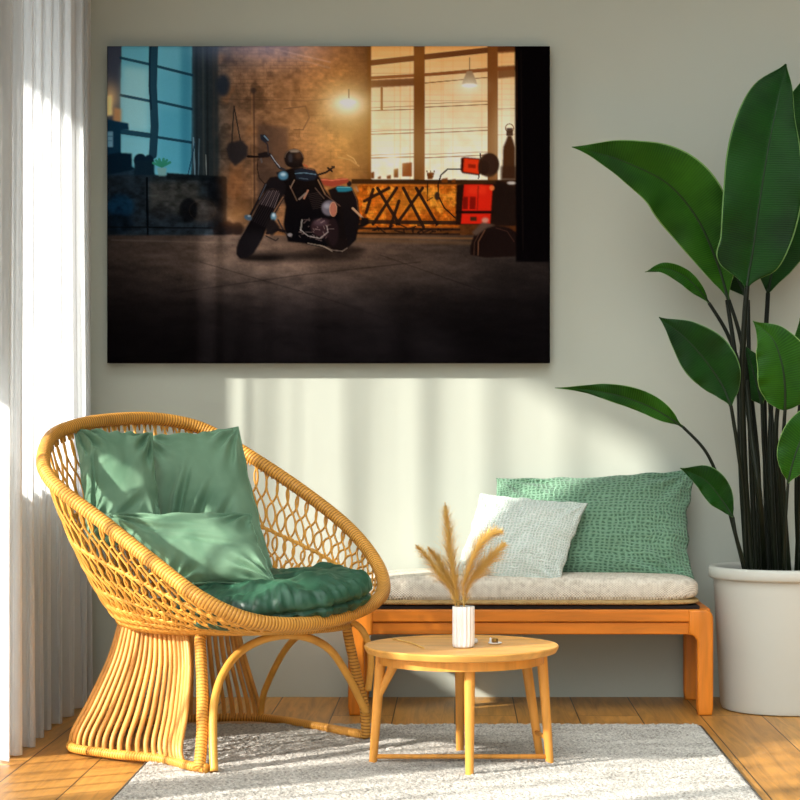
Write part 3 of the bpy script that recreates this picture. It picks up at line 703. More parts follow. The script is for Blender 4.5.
    line(M(z7, (98, 596), (150, 505), (206, 400)), .8, (84, 70, 64), .6); line(M(z7, (300, 440), (240, 530), (196, 640)), .8, (92, 66, 48), .6)
    # fender and forks
    poly(M(z7, (226, 320), (250, 286), (300, 280), (330, 330), (318, 392), (302, 392), (296, 354), (262, 342), (232, 352), (216, 372)), (22, 20, 24), 1, .5)
    line(M(z7, (228, 322), (192, 400), (150, 480)), 2.4, (26, 24, 28), 1); line(M(z7, (231, 320), (196, 396)), .7, (120, 130, 150), .6)
    line(M(z7, (318, 380), (262, 480)), 3.2, (44, 34, 32), 1); line(M(z7, (316, 384), (270, 460)), .9, (180, 126, 90), .7)
    ell(*z7(140, 488), 4, 2.6, (70, 96, 120), 1, .5, .4); ell(*z7(146, 480), 1.6, 1, (200, 220, 236), .8)
    ell(*z7(268, 484), 2.8, 4.4, (104, 150, 180), 1, .6); ell(*z7(268, 476), 1.4, 1.8, (220, 236, 246), .9)
    poly(M(z7, (230, 500), (270, 496), (300, 540), (260, 580), (230, 560)), (28, 24, 26), .95, .7)
    # headlight and bars
    poly(M(z7, (280, 262), (330, 250), (344, 300), (300, 306)), (18, 22, 30), 1, .5)
    ell(*z7(316, 278), 5, 4.4, (70, 126, 160), 1, .6); ell(*z7(316, 272), 2.8, 1.8, (196, 226, 240), .9, .7)
    line(M(z7, (140, 182), (190, 184), (236, 176)), 2.2, (24, 20, 22), 1); line(M(z7, (250, 172), (270, 200), (296, 238), (320, 248)), 2.6, (38, 40, 48), 1); line(M(z7, (256, 176), (274, 204), (300, 236)), .9, (190, 200, 214), .8)
    poly(M(z7, (188, 168), (230, 158), (252, 168), (246, 186), (196, 190)), (26, 24, 28), 1, .4)
    line(M(z7, (242, 170), (238, 124), (226, 108)), 1.5, (40, 40, 48), 1)
    poly(M(z7, (200, 72), (226, 74), (244, 96), (240, 110), (222, 112), (204, 98)), (28, 36, 50), 1, .4); line(M(z7, (222, 80), (240, 100)), 1.4, (130, 170, 200), .8)
    line(M(z7, (190, 195), (186, 240), (196, 290), (226, 322)), 1, (40, 30, 28), .9); line(M(z7, (206, 195), (208, 210)), 2, (90, 90, 96), .7)
    line(M(z7, (490, 274), (530, 262), (570, 234)), 2, (26, 22, 24), 1); line(M(z7, (540, 240), (560, 256)), 2, (26, 20, 22), 1); line(M(z7, (560, 232), (570, 240)), 1.6, (50, 40, 36), 1)
    # helmet on the tank
    ell(*z7(370, 192), 9.8, 9.6, (18, 17, 20), 1, .5); ring(*z7(370, 192), 9.2, 9, .8, (130, 110, 100), .55, 0, .52, .98)
    ell(*z7(352, 190), 2.2, 5, (60, 66, 78), .6, 1); ell(*z7(392, 178), 3.4, 3.6, (110, 70, 50), .45, 1.2); ell(*z7(372, 156), 5, 1.4, (200, 180, 160), .7, .6)
    poly(M(z7, (326, 214), (410, 216), (420, 236), (380, 240), (340, 232)), (14, 14, 18), 1, .5); line(M(z7, (420, 224), (436, 234)), 1.6, (190, 80, 50), .8)

    # overall haze, vignette
    glow(335, 120, 66, 60, (255, 140, 50), .16)
    mul(1 - .16 * np.exp(-((px - 225) / 45) ** 2) * (py < 236) * np.clip((235 - py) / 8, 0, 1) * (px < 300))
    glow(140, 90, 46, 60, (60, 130, 180), .12)
    v = np.interp(py, [46, 50, 340, 363], [.93, 1, 1, .9]) * np.interp(px, [107, 110, 548, 550], [.92, 1, 1, .9])
    mul(v)
    img[:] = np.clip(img, 0, 1) ** 0.93 * 1.05 - .028 * (1 - img) ** 3
    img[:] = np.clip(img + (rs.rand(H, W, 1) - .5) * .02, 0, 1)
    return img

# ================================================================== the room
LW = -1.52      # the window wall's inner face
b = MB(); b.box(LW - 0.15, 2.7, BACK, BACK + 0.15, -0.1, 3.5); b.build('wall_back', M['wall'], smooth=False, kind='structure')
b = MB(); b.box(LW - 0.15, 2.7, 2.2, BACK + 0.15, -0.12, 0.0); b.build('floor', M['floor'], smooth=False, kind='structure')
b = MB(); b.box(LW - 0.15, 2.7, 5.6, BACK + 0.15, 3.5, 3.6); b.build('ceiling', M['ceiling'], smooth=False, kind='structure')
# window wall with two openings: a window by the corner and a tall glazed one, plus a low added one
W1 = (6.08, 7.12, 0.86, 2.8); W2 = (3.3, 4.95, 0.04, 2.45); W3 = (5.1, 6.0, 0.04, 1.27)
b = MB()
b.box(LW - 0.15, LW, W1[1], BACK, 0, 3.5)
b.box(LW - 0.15, LW, W2[1], W3[0], 0, 3.5); b.box(LW - 0.15, LW, W3[1], W1[0], 0, 3.5)
b.box(LW - 0.15, LW, W3[0], W3[1], 0, W3[2]); b.box(LW - 0.15, LW, W3[0], W3[1], W3[3], 3.5)
b.box(LW - 0.15, LW, W1[0], W1[1], 0, W1[2]); b.box(LW - 0.15, LW, W1[0], W1[1], W1[3], 3.5)
b.box(LW - 0.15, LW, W2[0], W2[1], 0, W2[2]); b.box(LW - 0.15, LW, W2[0], W2[1], W2[3], 3.5)
b.box(LW - 0.15, LW, 2.2, W2[0], 0, 3.5); b.box(LW - 0.15, LW, 2.2, BACK, 3.5, 4.1)  # last strip, above the ceiling, is added to keep sun off the plant
b.build('wall_left', M['wall'], smooth=False, kind='structure')
def window(name, w, bars):
    y0, y1, z0, z1 = w; x0, x1 = LW - 0.11, LW - 0.05; t = 0.045
    root = thing(name, (LW - 0.08, (y0 + y1) / 2, z0), None, None); root['kind'] = 'structure'
    b = MB()
    b.box(x0, x1, y0, y0 + t, z0, z1, 0.004); b.box(x0, x1, y1 - t, y1, z0, z1, 0.004); b.box(x0, x1, y0 + t, y1 - t, z0, z0 + t, 0.004); b.box(x0, x1, y0 + t, y1 - t, z1 - t, z1, 0.004)
    for y in bars: b.box(x0, x1, y - t * 0.7, y + t * 0.7, z0 + t, z1 - t, 0.004)
    b.build('window_frame', M['frame'], root, smooth=False)
    g = MB(); g.box(LW - 0.083, LW - 0.077, y0 + t, y1 - t, z0 + t, z1 - t); g.build('pane', M['glass'], root, smooth=False)
window('window_1', W1, ())
window('window_2', W2, (4.1,))
window('added_window', W3, ())  # low window added so sun reaches the chair but misses the plant

b = MB(); b.box(LW - 0.15 - 1.15, LW - 0.15, 5.2, BACK + 0.15, 2.90, 3.0); b.build('sun_blocker', M['ceiling'], smooth=False, kind='structure')   # unseen eave slab, added to block the high sun

# sheer curtain hanging in deep folds along the window wall
def curtain():
    V = []; Fc = []; ny = 1200; nz = 40; y0, y1 = 3.2, 7.43
    for i in range(ny + 1):
        y = lerp(y0, y1, i / ny)
        w = mn.noise(Vector((y * 2.2, 3.1, 0))) * 4.5 + mn.noise(Vector((y * 6.2, 1.1, 0))) * 1.6
        ph = y * 2 * PI / 0.165 + w
        for j in range(nz + 1):
            z = lerp(0.006, 2.85, j / nz); k = 1 - z / 2.85
            a = 0.026 + 0.02 * mn.noise(Vector((y * 3.1, 8.0, z * 0.25))) + 0.01 * k
            dr = 0.35 * math.sin(z * 1.1 + y * 3) * k
            x = -1.375 + a * math.sin(ph + dr) + 0.008 * math.sin(3 * ph + 1.3 + z * .6) + 0.02 * mn.noise(Vector((y * 1.3, 0, z * 0.3 + 4)))
            yy = y + 0.018 * math.cos(2 * ph + dr) + 0.01 * mn.noise(Vector((y * 2, 5, z * .8)))
            V.append((x, yy, z))
    for i in range(ny):
        for j in range(nz):
            a = i * (nz + 1) + j; Fc.append((a, a + nz + 1, a + nz + 2, a + 1))
    root = thing('sheer_curtain', (-1.375, 6.0, 0.0), 'floor-length sheer white curtain hanging in vertical folds before the window', 'curtain')
    obj('curtain_cloth', V, Fc, M['curtain'], root)
    b = MB(); b.box(-1.41, -1.34, 3.1, 7.46, 2.85, 2.89, 0.004); b.build('curtain_track', M['frame'], root, smooth=False)
    # the hem band at the bottom
curtain()

# ================================================================== the rug
def rug():
    x0, x1, y0, y1 = -0.93, 0.815, 4.4, 6.71; nx, ny = 250, 330; V = []; Fc = []
    for j in range(ny + 1):
        for i in range(nx + 1):
            u, v = i / nx, j / ny; x = lerp(x0, x1, u); y = lerp(y0, y1, v)
            e = min(min(u, 1 - u) * nx, min(v, 1 - v) * ny); k = min(1, e / 2.0)
            z = 0.004 + k * (0.008 + 0.007 * random.random() + 0.002 * mn.noise(Vector((x * 9, y * 60, 0))))
            x += 0.003 * (random.random() - .5) + (0.004 * mn.noise(Vector((y * 20, 0, 0))) if e < 1 else 0)
            V.append((x, y + 0.003 * (random.random() - .5), z))
    for j in range(ny):
        for i in range(nx):
            a = j * (nx + 1) + i; Fc.append((a, a + 1, a + nx + 2, a + nx + 1))
    root = thing('rug', (0, 5.5, 0), 'pale grey woven wool rug lying on the wooden floor under the table', 'rug')
    obj('pile', V, Fc, M['rug'], root)
    b = MB()
    b.tube([(x0, y0, 0.005), (x0, y1, 0.005)], 0.0045, 6); b.tube([(x1, y0, 0.005), (x1, y1, 0.005)], 0.0045, 6); b.tube([(x0, y1, 0.005), (x1, y1, 0.005)], 0.0045, 6)
    b.build('edge_binding', M['rug_edge'], root)
rug()

# ================================================================== the canvas print
def canvas():
    import numpy as np
    d = 7.43; a = at(107, 46, d); c = at(550, 363, d)
    x0, x1, z1, z0 = a.x, c.x, a.z, c.z
    root = thing('wall_canvas', ((x0 + x1) / 2, BACK, z0), 'large frameless canvas print of a motorcycle in a dim garage hung on the wall', 'wall art')
    im = paint_print(1.5); H, W, _ = im.shape
    lin = np.where(im <= 0.04045, im / 12.92, ((im + 0.055) / 1.055) ** 2.4)
    ys, xs = np.mgrid[0:H, 0:W]
    u = xs / (W - 1); v = ys / (H - 1)
    r = 0.004                                      # edges roll over the stretcher bars
    ex = np.minimum(u, 1 - u) * (x1 - x0); ez = np.minimum(v, 1 - v) * (z1 - z0)
    e = np.minimum(ex, ez); dy = np.where(e < r, r - np.sqrt(np.clip(r * r - (r - e) ** 2, 0, None)), 0)
    o = org(root)
    co = np.stack([x0 + u * (x1 - x0) - o.x, d + dy - o.y, z1 - v * (z1 - z0) - o.z], -1).reshape(-1, 3)
    idx = (ys * W + xs)[:-1, :-1].reshape(-1)
    fc = np.stack([idx, idx + W, idx + W + 1, idx + 1], -1)
    me = bpy.data.meshes.new('print')
    me.vertices.add(H * W); me.vertices.foreach_set('co', co.ravel())
    n = len(fc); me.loops.add(n * 4); me.loops.foreach_set('vertex_index', fc.ravel())
    me.polygons.add(n); me.polygons.foreach_set('loop_start', np.arange(n) * 4); me.polygons.foreach_set('loop_total', np.full(n, 4))
    me.update(calc_edges=True); me.validate()
    me.polygons.foreach_set('use_smooth', [True] * len(me.polygons))
    at_ = me.color_attributes.new('print', 'FLOAT_COLOR', 'POINT')
    at_.data.foreach_set('color', np.concatenate([lin.reshape(-1, 3), np.ones((H * W, 1))], 1).ravel())
    me.materials.append(M['print'])
    link(bpy.data.objects.new('print', me), root)
    b = MB(); b.box(x0, x1, d + 0.004, BACK - 0.002, z0, z1, 0.003, 2); b.build('stretcher', M['canvas_side'], root, smooth=False)
canvas()

# ================================================================== the bench
def bench():
    y0, y1 = 7.0, 7.46; kf = F / y0
    xr = (713.5 - CX) / kf; xl = -0.385
    zt = HZ - (610 - CY) / kf; zm = HZ - (622.5 - CY) / kf; zb = HZ - (635 - CY) / kf
    root = thing('bench', ((xl + xr) / 2, (y0 + y1) / 2, 0), 'low orange-brown wooden bench with rounded legs standing along the wall', 'bench')
    lw = 0.056
    def leg(xo, s, ya, yb):      # xo outer edge, s = -1: body extends to -x
        P = []
        def arc(cx, cz, r, a0, a1, n=6): return [(cx + r * math.cos(lerp(a0, a1, i / n)), cz + r * math.sin(lerp(a0, a1, i / n))) for i in range(n + 1)]
        R = 0.03; r = 0.03
        # in a local frame with the outer edge at u=0, inwards is +u
        P += [(0.0 + 0.004, 0.0), (0.0, 0.03), (0.0, zt - R)]
        P += [(R - R * math.cos(t * PI / 12), zt - R + R * math.sin(t * PI / 12)) for t in range(1, 7)]
        P += [(lw + r, zt), (lw + r, zb)]
        P += [(lw + r - r * math.sin(t * PI / 12), zb - r + r * math.cos(t * PI / 12)) for t in range(1, 7)]
        P += [(lw, 0.03), (lw - 0.004, 0.0)]
        Q = [Vector((xo + s * u * -1 * -1, 0, z)) for u, z in P]
        bm = bmesh.new(); vs = [bm.verts.new((q.x, ya, q.z)) for q in Q]; f = bm.faces.new(vs)
        ex = bmesh.ops.extrude_face_region(bm, geom=[f])
        for g in ex['geom']:
            if isinstance(g, bmesh.types.BMVert): g.co.y = yb
        bmesh.ops.recalc_face_normals(bm, faces=bm.faces[:])
        es = [e for e in bm.edges if abs(e.verts[0].co.y - e.verts[1].co.y) < 1e-6 and min(e.verts[0].co.z, e.verts[1].co.z) > -1]
        bmesh.ops.bevel(bm, geom=es, offset=0.008, segments=3, profile=0.5, affect='EDGES')
        b = MB(); b.bm(bm); flat_faces(b.build('leg', M['bench_leg'], root), 0.7)
    for ya, yb in ((y0, y0 + 0.055), (y1 - 0.055, y1)):
        leg(xr, -1, ya, yb); leg(xl, 1, ya, yb)
    b = MB(); b.box(xl + lw + 0.026, xr - lw - 0.026, y0 + 0.006, y0 + 0.045, zm + 0.0015, zt, 0.004); b.box(xl + lw + 0.026, xr - lw - 0.026, y0 + 0.016, y0 + 0.045, zb, zm - 0.001, 0.004)
    b.box(xl + lw + 0.026, xr - lw - 0.026, y0 + 0.03, y0 + 0.045, zb + 0.004, zt - 0.004)
    b.build('front_rail', M['bench_wood'], root, smooth=False)
    b = MB(); b.box(xl + lw + 0.026, xr - lw - 0.026, y1 - 0.045, y1 - 0.006, zb, zt, 0.004); b.build('back_rail', M['bench_wood'], root, smooth=False)
    for x in (xl, xr - 0.05):
        b = MB(); b.box(x + 0.004, x + 0.046, y0 + 0.055, y1 - 0.055, zb, zt, 0.004); b.build('side_rail', M['bench_wood'], root, smooth=False)
    b = MB(); b.box(xl + 0.045, xr - 0.045, y0 + 0.03, y1 - 0.05, zt - 0.02, zt + 0.012, 0.003); b.build('gap_shade_panel', M['dark'], root, smooth=False)  # dark panel stands in for the shadow gap between cushion and rail
    # cushion
    cx0 = -0.355; cx1 = (701 - CX) / (F / 7.06); zc0 = zt + 0.012
    t2 = thing('bench_cushion', ((cx0 + cx1) / 2, 7.23, zt), 'long oatmeal woven seat cushion with ochre lower edge lying on the bench', 'cushion')
    def pad(za, zb_, ya, yb, xa, xb, name, mat, rr, crown, nz=10):
        nx, ny = 90, 26; V = []; Fc = []
        def S(t, p): return math.copysign(abs(t) ** p, t)
        n1, n2 = 120, 24
        for j in range(n2 + 1):
            ph = -PI / 2 + PI * j / n2
            for i in range(n1):
                th = 2 * PI * i / n1
                cx = S(math.cos(th), 0.16); cy = S(math.sin(th), 0.3); cp = S(math.cos(ph), rr); sp = S(math.sin(ph), 0.62)
                x = (xa + xb) / 2 + (xb - xa) / 2 * cx * cp; y = (ya + yb) / 2 + (yb - ya) / 2 * cy * cp
                z = (za + zb_) / 2 + (zb_ - za) / 2 * sp
                if sp > 0: z += crown * mn.noise(Vector((x * 5, y * 5, 1)))
                V.append((x, y, z))
        for j in range(n2):
            for i in range(n1):
                a = j * n1 + i; c = j * n1 + (i + 1) % n1; Fc.append((a, c, c + n1, a + n1))
        obj(name, V, Fc, mat, t2)
    pad(zt + 0.013, zt + 0.036, 7.018, 7.452, cx0, cx1, 'lower_edge', M['trim_cloth'], 0.18, 0.0)
    pad(zt + 0.018, zt + 0.118, 7.016, 7.45, cx0 + 0.002, cx1 - 0.003, 'pad', M['seat_cloth'], 0.26, 0.004)
    return zt + 0.115
BENCH_TOP = bench()

# ================================================================== cushions
def pillow(name, corners, thick, mat, seed, label, nx=70, pinch=0.05, wr=0.010, wfreq=3.0, radial=0.012, puff=0.5, cat_='cushion', group=None, bulge=None, seam=True, crease=()):
    """corners: bottom-left, bottom-right, top-right, top-left of the cushion's face, in the room; thick = full depth"""
    A, B_, C_, D = [Vector(c) for c in corners]
    nrm = ((B_ - A).cross(D - A)).normalized()
    if nrm.y > 0: nrm = -nrm
    if bulge: nrm = (nrm + Vector(bulge)).normalized()
    ctr = (A + B_ + C_ + D) / 4
    low = min(A.z, B_.z)
    root = thing(name, (ctr.x, ctr.y, low), label, cat_, group)
    V = []; UV = []; Fc = []; rows = nx + 1
    def P(u, v, side):
        # edges draw in between the pointed corners
        jg = 0.012 * math.sin(9 * v + seed) + 0.008 * math.sin(19 * v + 2 * seed); jh = 0.012 * math.sin(8 * u + seed * 1.7) + 0.006 * math.sin(21 * u + seed)
        uu = u * (1 - pinch * (1 - v * v) + jg * (1 - v * v)); vv = v * (1 - pinch * (1 - u * u) + jh * (1 - u * u))
        s, t = (uu + 1) / 2, (vv + 1) / 2
        p = lerp(lerp(A, B_, s), lerp(D, C_, s), t)
        e = max(0, (1 - u * u)) ** puff * max(0, (1 - v * v)) ** puff
        h = thick / 2 * e
        q = Vector((u * wfreq, v * wfreq, seed * 3.7 + (5 if side < 0 else 0)))
        w = wr * (mn.noise(q) + 0.5 * mn.noise(q * 2.1)) * min(1, e * 2.5)
        # gathers running in from the corners and edges
        for (cu, cv) in ((-1, -1), (1, -1), (1, 1), (-1, 1)):
            du, dv = u - cu, v - cv; r = math.hypot(du, dv); an = math.atan2(dv, du)
            w += radial * math.exp(-((r - 0.35) / 0.33) ** 2) * math.sin(an * 13 + seed + cu * 2 + cv * 3 + mn.noise(q) * 1.5) * min(1, e * 3)
        ed = (1 - abs(u)); w += 0.5 * radial * math.exp(-ed / 0.12) * math.sin(v * 16 + seed) * min(1, e * 6)
        ed = (1 - abs(v)); w += 0.5 * radial * math.exp(-ed / 0.12) * math.sin(u * 15 + seed * 2) * min(1, e * 6)
        if side > 0:
            for (cu, cv, ang, ln, dp, wd) in crease:
                a = math.radians(ang); du, dv = u - cu, v - cv; al = du * math.cos(a) + dv * math.sin(a); ac = -du * math.sin(a) + dv * math.cos(a)
                w -= dp * math.exp(-(al / ln) ** 2 - (ac / wd) ** 2); w += dp * 0.7 * math.exp(-(al / ln) ** 2 - ((ac - 2.1 * wd) / (1.3 * wd)) ** 2)
        return p + nrm * side * (h + w)
    g = lambda i: math.sin((i / nx - 0.5) * PI) * 0.35 + (2 * i / nx - 1) * 0.65
    for side in (1, -1):
        for j in range(rows):
            for i in range(rows):
                V.append(P(g(i), g(j), side)); UV.append((i / nx, j / nx))
    n = rows * rows
    for j in range(nx):
        for i in range(nx):
            a = j * rows + i; Fc.append((a, a + 1, a + rows + 1, a + rows)); Fc.append((n + a, n + a + rows, n + a + rows + 1, n + a + 1))
    # weld the rim
    def welded(k):
        k2 = k - n
        if k2 < 0: return k
        j, i = divmod(k2, rows)
        return k2 if i in (0, nx) or j in (0, nx) else k
    Fc = [tuple(welded(k) for k in f) for f in Fc]
    obj('cover', V, Fc, mat, root, UV)
    if seam:
        loop = [P(g(i), -1, 0) for i in range(nx)] + [P(1, g(i), 0) for i in range(nx)] + [P(g(nx - i), 1, 0) for i in range(nx)] + [P(-1, g(nx - i), 0) for i in range(nx)]
        b = MB(); b.tube(loop, 0.0028, 6, closed=True); b.build('piping', mat, root)
    return root

G = BENCH_TOP
pillow('throw_pillow', [at(470, 576, 7.24), at(696, 586, 7.20), at(697, 468, 7.38), at(496, 478, 7.39)], 0.17, M['muslin_green'], 3,
       'large sage green crinkled pillow leaning on the wall at the right of the bench', pinch=0.085, wr=0.009, radial=0.010, cat_='pillow', seam=False)
pillow('throw_pillow', [at(453, 575, 7.07), at(560, 584, 7.04), at(588, 503, 7.19), at(480, 493, 7.22)], 0.11, M['muslin_pale'], 5,
       'small pale mint crinkled pillow propped in front of the large green pillow', pinch=0.05, wr=0.008, radial=0.006, cat_='pillow', seam=False)

# ================================================================== the rattan chair
RIM_PX = [(37, 455), (45, 432), (66, 421), (100, 414), (150, 412), (200, 422), (242, 446), (300, 485), (350, 525), (379, 560), (390, 588), (382, 606), (350, 622), (300, 631), (250, 626), (200, 603), (150, 564), (100, 523), (60, 492), (42, 473)]
TH, AL = 0.873, 0.558
FWD = Vector((math.sin(TH), -math.cos(TH), 0)); NRM = (FWD * math.sin(AL) + Vector((0, 0, 1)) * math.cos(AL)).normalized()
C0 = Vector((-0.748, 6.2, 0.741))
def on_rim_plane(x, y):
    dr = at(x, y, 1.0) - Vector((0, 0, HZ)); o = Vector((0, 0, HZ))
    return o + dr * ((C0 - o).dot(NRM) / dr.dot(NRM))
def chair():
    root = thing('rattan_chair', (-0.72, 6.3, 0), 'round basket-backed rattan armchair on a flared cane base holding green cushions', 'armchair')
    rim = cat([on_rim_plane(214 + (x - 214) * 0.965, 521 + (y - 521) * 0.94) for x, y in RIM_PX], 12, closed=True)
    # even spacing along the rim
    def resample(P, n):
        L = [0.0]; N = len(P)
        for i in range(N): L.append(L[-1] + (P[(i + 1) % N] - P[i]).length)
        out = []; j = 0
        for k in range(n):
            s = L[-1] * k / n
            while L[j + 1] < s: j += 1
            out.append(lerp(P[j], P[(j + 1) % N], (s - L[j]) / max(1e-9, L[j + 1] - L[j])))
        return out
    NR = 240; rim = resample(rim, NR)
    b = MB(); b.tube(rim, 0.0215, 14, closed=True); b.build('rim', M['wrap'], root)
    BC = Vector((-0.715, 6.31, 0.392)); BR = 0.325
    ctr = sum(rim, Vector()) / NR
    def ring_pt(t):
        i = int(math.floor(t)) % NR; R = lerp(rim[i], rim[(i + 1) % NR], t - math.floor(t)); return R
    def surf(t, v):
        """v 0 at the rim, 1 at the base ring, 2 at the middle of the bottom"""
        R = ring_pt(t); dr = Vector((R.x - ctr.x, R.y - ctr.y, 0)).normalized(); B_ = BC + dr * BR
        if v <= 1:
            q1 = Vector((lerp(R.x, B_.x, 0.22), lerp(R.y, B_.y, 0.22), lerp(R.z, B_.z, 0.42))); q2 = Vector((lerp(R.x, B_.x, 0.75), lerp(R.y, B_.y, 0.75), lerp(R.z, B_.z, 0.98) - 0.004))
            a = (1 - v); return R * a ** 3 + q1 * 3 * a * a * v + q2 * 3 * a * v * v + B_ * v ** 3
        w = v - 1; return lerp(B_, BC + Vector((0, 0, -0.02)), w) + Vector((0, 0, -0.012 * math.sin(w * PI)))
    # loose lattice of canes
    b = MB(); N = 78; rj = random.Random(5)
    jit = [[rj.uniform(-.16, .16) for _ in range(12)] for _ in range(2 * N)]
    knots = [0, 0.17, 0.32, 0.45, 0.57, 0.68, 0.78, 0.87, 0.94, 1.0]
    for k in range(N):
        for s in (1, -1):
            P = []; J = jit[2 * k + (s > 0)]
            for i in range(0, 91):
                v = i / 90; q = max(j for j in range(9) if knots[j] <= v); f = (v - knots[q]) / (knots[q + 1] - knots[q])
                lobe = q + f; w = math.sin(PI * f) ** 0.8 * (1 if q % 2 == 0 else -1)
                t = (k + 0.56 * s * w + lerp(J[q], J[q + 1], f * f * (3 - 2 * f)) + 0.35 * v * s) * NR / N
                p = surf(t, v)
                P.append(p + NRM * (0.0035 * s * math.cos(PI * lobe)))
            b.tube(P, 0.0040 if s > 0 else 0.0036, 5, caps=False)
    b.build('woven_basket', M['cane'], root)
    b = MB()
    for k in range(N):           # stakes that thicken the lower half
        b.tube([surf((k + .5 + .25 * math.sin(i * .5 + k)) * NR / N, lerp(0.45, 1.0, i / 20)) for i in range(21)], 0.0036, 5, caps=False)
    b.build('stakes', M['cane'], root)
    # bindings that run round the basket
    b = MB()
    for v0, r in ((0.32, 0.0045), (0.57, 0.0035), (0.68, 0.0038), (0.78, 0.0038), (0.87, 0.0038), (0.985, 0.009)):
        for s in (0, 1):
            b.tube([surf(t * NR / 360, v0 + (0.006 * math.sin(t * 1.1 + s * PI) if r < .008 else 0)) for t in range(360)], r, 6, closed=True)
    b.build('binding', M['cane'], root)
    b = MB()
    for k in range(150):      # knots where canes meet the rim
        t = k * NR / 150; p = surf(t, 0.03)
        b.tube([surf(t - 0.5, 0.0), surf(t, 0.045), surf(t + 0.5, 0.0)], 0.004, 5, caps=False)
    b.build('knotting', M['cane'], root)
    # bottom of the basket
    b = MB()
    for k in range(40):
        b.tube([surf(k * NR / 40, 1 + i / 8) for i in range(9)], 0.004, 5, caps=False)
    for w in (0.2, 0.4, 0.6, 0.8):
        b.tube([surf(t * NR / 60, 1 + w) for t in range(60)], 0.004, 5, closed=True)
    b.build('basket_floor', M['cane'], root)

    # ---- base
    Z = 0.03
    FT = Vector((-0.80, 6.03, 0.398)); LT = Vector((-1.06, 6.28, 0.398)); RT = Vector((-0.345, 6.33, 0.385)); BT = Vector((-0.74, 6.66, 0.395)); BL = Vector((-0.98, 6.52, 0.398))
    FB = Vector((-0.722, 5.735, 0.030)); LB = Vector((-1.205, 6.22, 0.020)); B1 = Vector((-0.83, 6.80, 0.022)); B2 = Vector((-0.672, 6.80, 0.022)); RB = Vector((-0.293, 6.36, 0.030)); BLB = Vector((-1.12, 6.58, 0.021))
    # lower ring, open at the front right
    low = cat([FB, FB + Vector((-0.06, 0.06, -0.002)), Vector((-0.885, 5.93, 0.026)), Vector((-1.06, 6.05, 0.022)), LB, BLB, Vector((-1.0, 6.75, 0.021)), B1, B2, Vector((-0.50, 6.62, 0.026)), RB], 8)
    b = MB(); b.tube(low, 0.0145, 10); b.build('base_ring', M['wrap'], root)
    top = cat([FT, LT, BL, BT, Vector((-0.5, 6.56, 0.39)), RT, Vector((-0.50, 6.07, 0.392))], 10, closed=True)
    b = MB(); b.tube(top, 0.0135, 10, closed=True); b.build('top_ring', M['wrap'], root)
    # corner post and its bend
    post = cat([LT + Vector((0.03, -0.02, 0.006)), lerp(LT, FT, 0.6) + Vector((0, -0.02, 0.006)), FT + Vector((0.02, -0.03, 0.0)), Vector((-0.767, 5.95, 0.36)), Vector((-0.752, 5.88, 0.25)), Vector((-0.742, 5.80, 0.12)), FB + Vector((-0.02, 0, -0.002))], 8)
    b = MB(); b.tube(post, 0.0175, 12); b.build('corner_post', M['wrap'], root)
    # front arch
    arch = cat([at(214, 771, 5.74), at(213, 740, 5.78), at(214, 705, 5.84), at(222, 676, 5.92), at(240, 652, 6.0), at(268, 638, 6.05), at(300, 636, 6.10), at(328, 648, 6.18), at(348, 676, 6.26), at(366, 712, 6.33)], 8)
    b = MB(); b.tube(arch, 0.0125, 10); b.build('front_arch', M['cane'], root)
    # right posts
    b = MB(); b.tube(cat([at(346, 624, 6.33), at(350, 645, 6.33), at(357, 675, 6.34), at(364, 705, 6.35), at(366, 737, 6.36)], 8), 0.0155, 10); b.build('side_post', M['wrap'], root)
    b = MB(); b.tube(cat([at(352, 622, 6.30), at(362, 630, 6.29), at(369, 646, 6.30), at(371, 664, 6.32), at(368, 690, 6.34)], 8), 0.011, 10); b.build('side_brace', M['cane'], root)
    b = MB(); b.tube(cat([at(176, 628, 6.16), at(186, 650, 6.15), at(176, 690, 6.1), at(166, 720, 6.06), at(172, 742, 6.0)], 8), 0.009, 8); b.build('inner_brace', M['cane'], root)
    b = MB(); b.tube(cat([RT + Vector((-0.02, 0.02, 0)), Vector((-0.42, 6.50, 0.36)), Vector((-0.55, 6.64, 0.3)), Vector((-0.65, 6.77, 0.13)), B2 + Vector((0, 0, 0.0))], 8), 0.011, 8); b.build('rear_arch', M['cane'], root)
    # spindles
    def on(P, s):
        n = len(P) - 1; x = s * n; i = min(n - 1, int(x)); return lerp(P[i], P[i + 1], x - i)
    lowF = cat([Vector((-0.80, 5.825, 0.028)), Vector((-0.885, 5.93, 0.026)), Vector((-1.06, 6.05, 0.022)), LB], 8); topF = cat([lerp(FT, LT, 0.08), lerp(FT, LT, 0.5) + Vector((-.01, -.01, 0)), LT], 8)
    for k in range(19):
        s = k / 18; a = on(topF, s); c = on(lowF, s ** 0.92)
        out = Vector((-0.5, -0.5, 0)).normalized()
        P = cat([a, lerp(a, c, 0.3) + out * -0.015, lerp(a, c, 0.65) + out * -0.004 + Vector((0, 0, 0.0)), lerp(a, c, 0.88) + out * 0.012, c], 6)
        b = MB(); b.tube(P, 0.0072 + 0.0012 * random.random(), 7); b.build('spindle', M['spindle'], root)
    lowB = cat([LB, BLB, Vector((-1.0, 6.75, 0.021)), B1, B2], 8); topB = cat([LT, BL, lerp(BL, BT, .5) + Vector((-.01, .03, 0)), BT], 8)
    for k in range(1, 26):
        s = k / 25; a = on(topB, s); c = on(lowB, s)
        o2 = (c - a); o2.z = 0; o2.normalize()
        P = cat([a, lerp(a, c, 0.35) + o2 * -0.012, lerp(a, c, 0.85) + o2 * 0.008, c], 6)
        b = MB(); b.tube(P, 0.0072 + 0.0012 * random.random(), 7); b.build('spindle', M['spindle'], root)
chair()

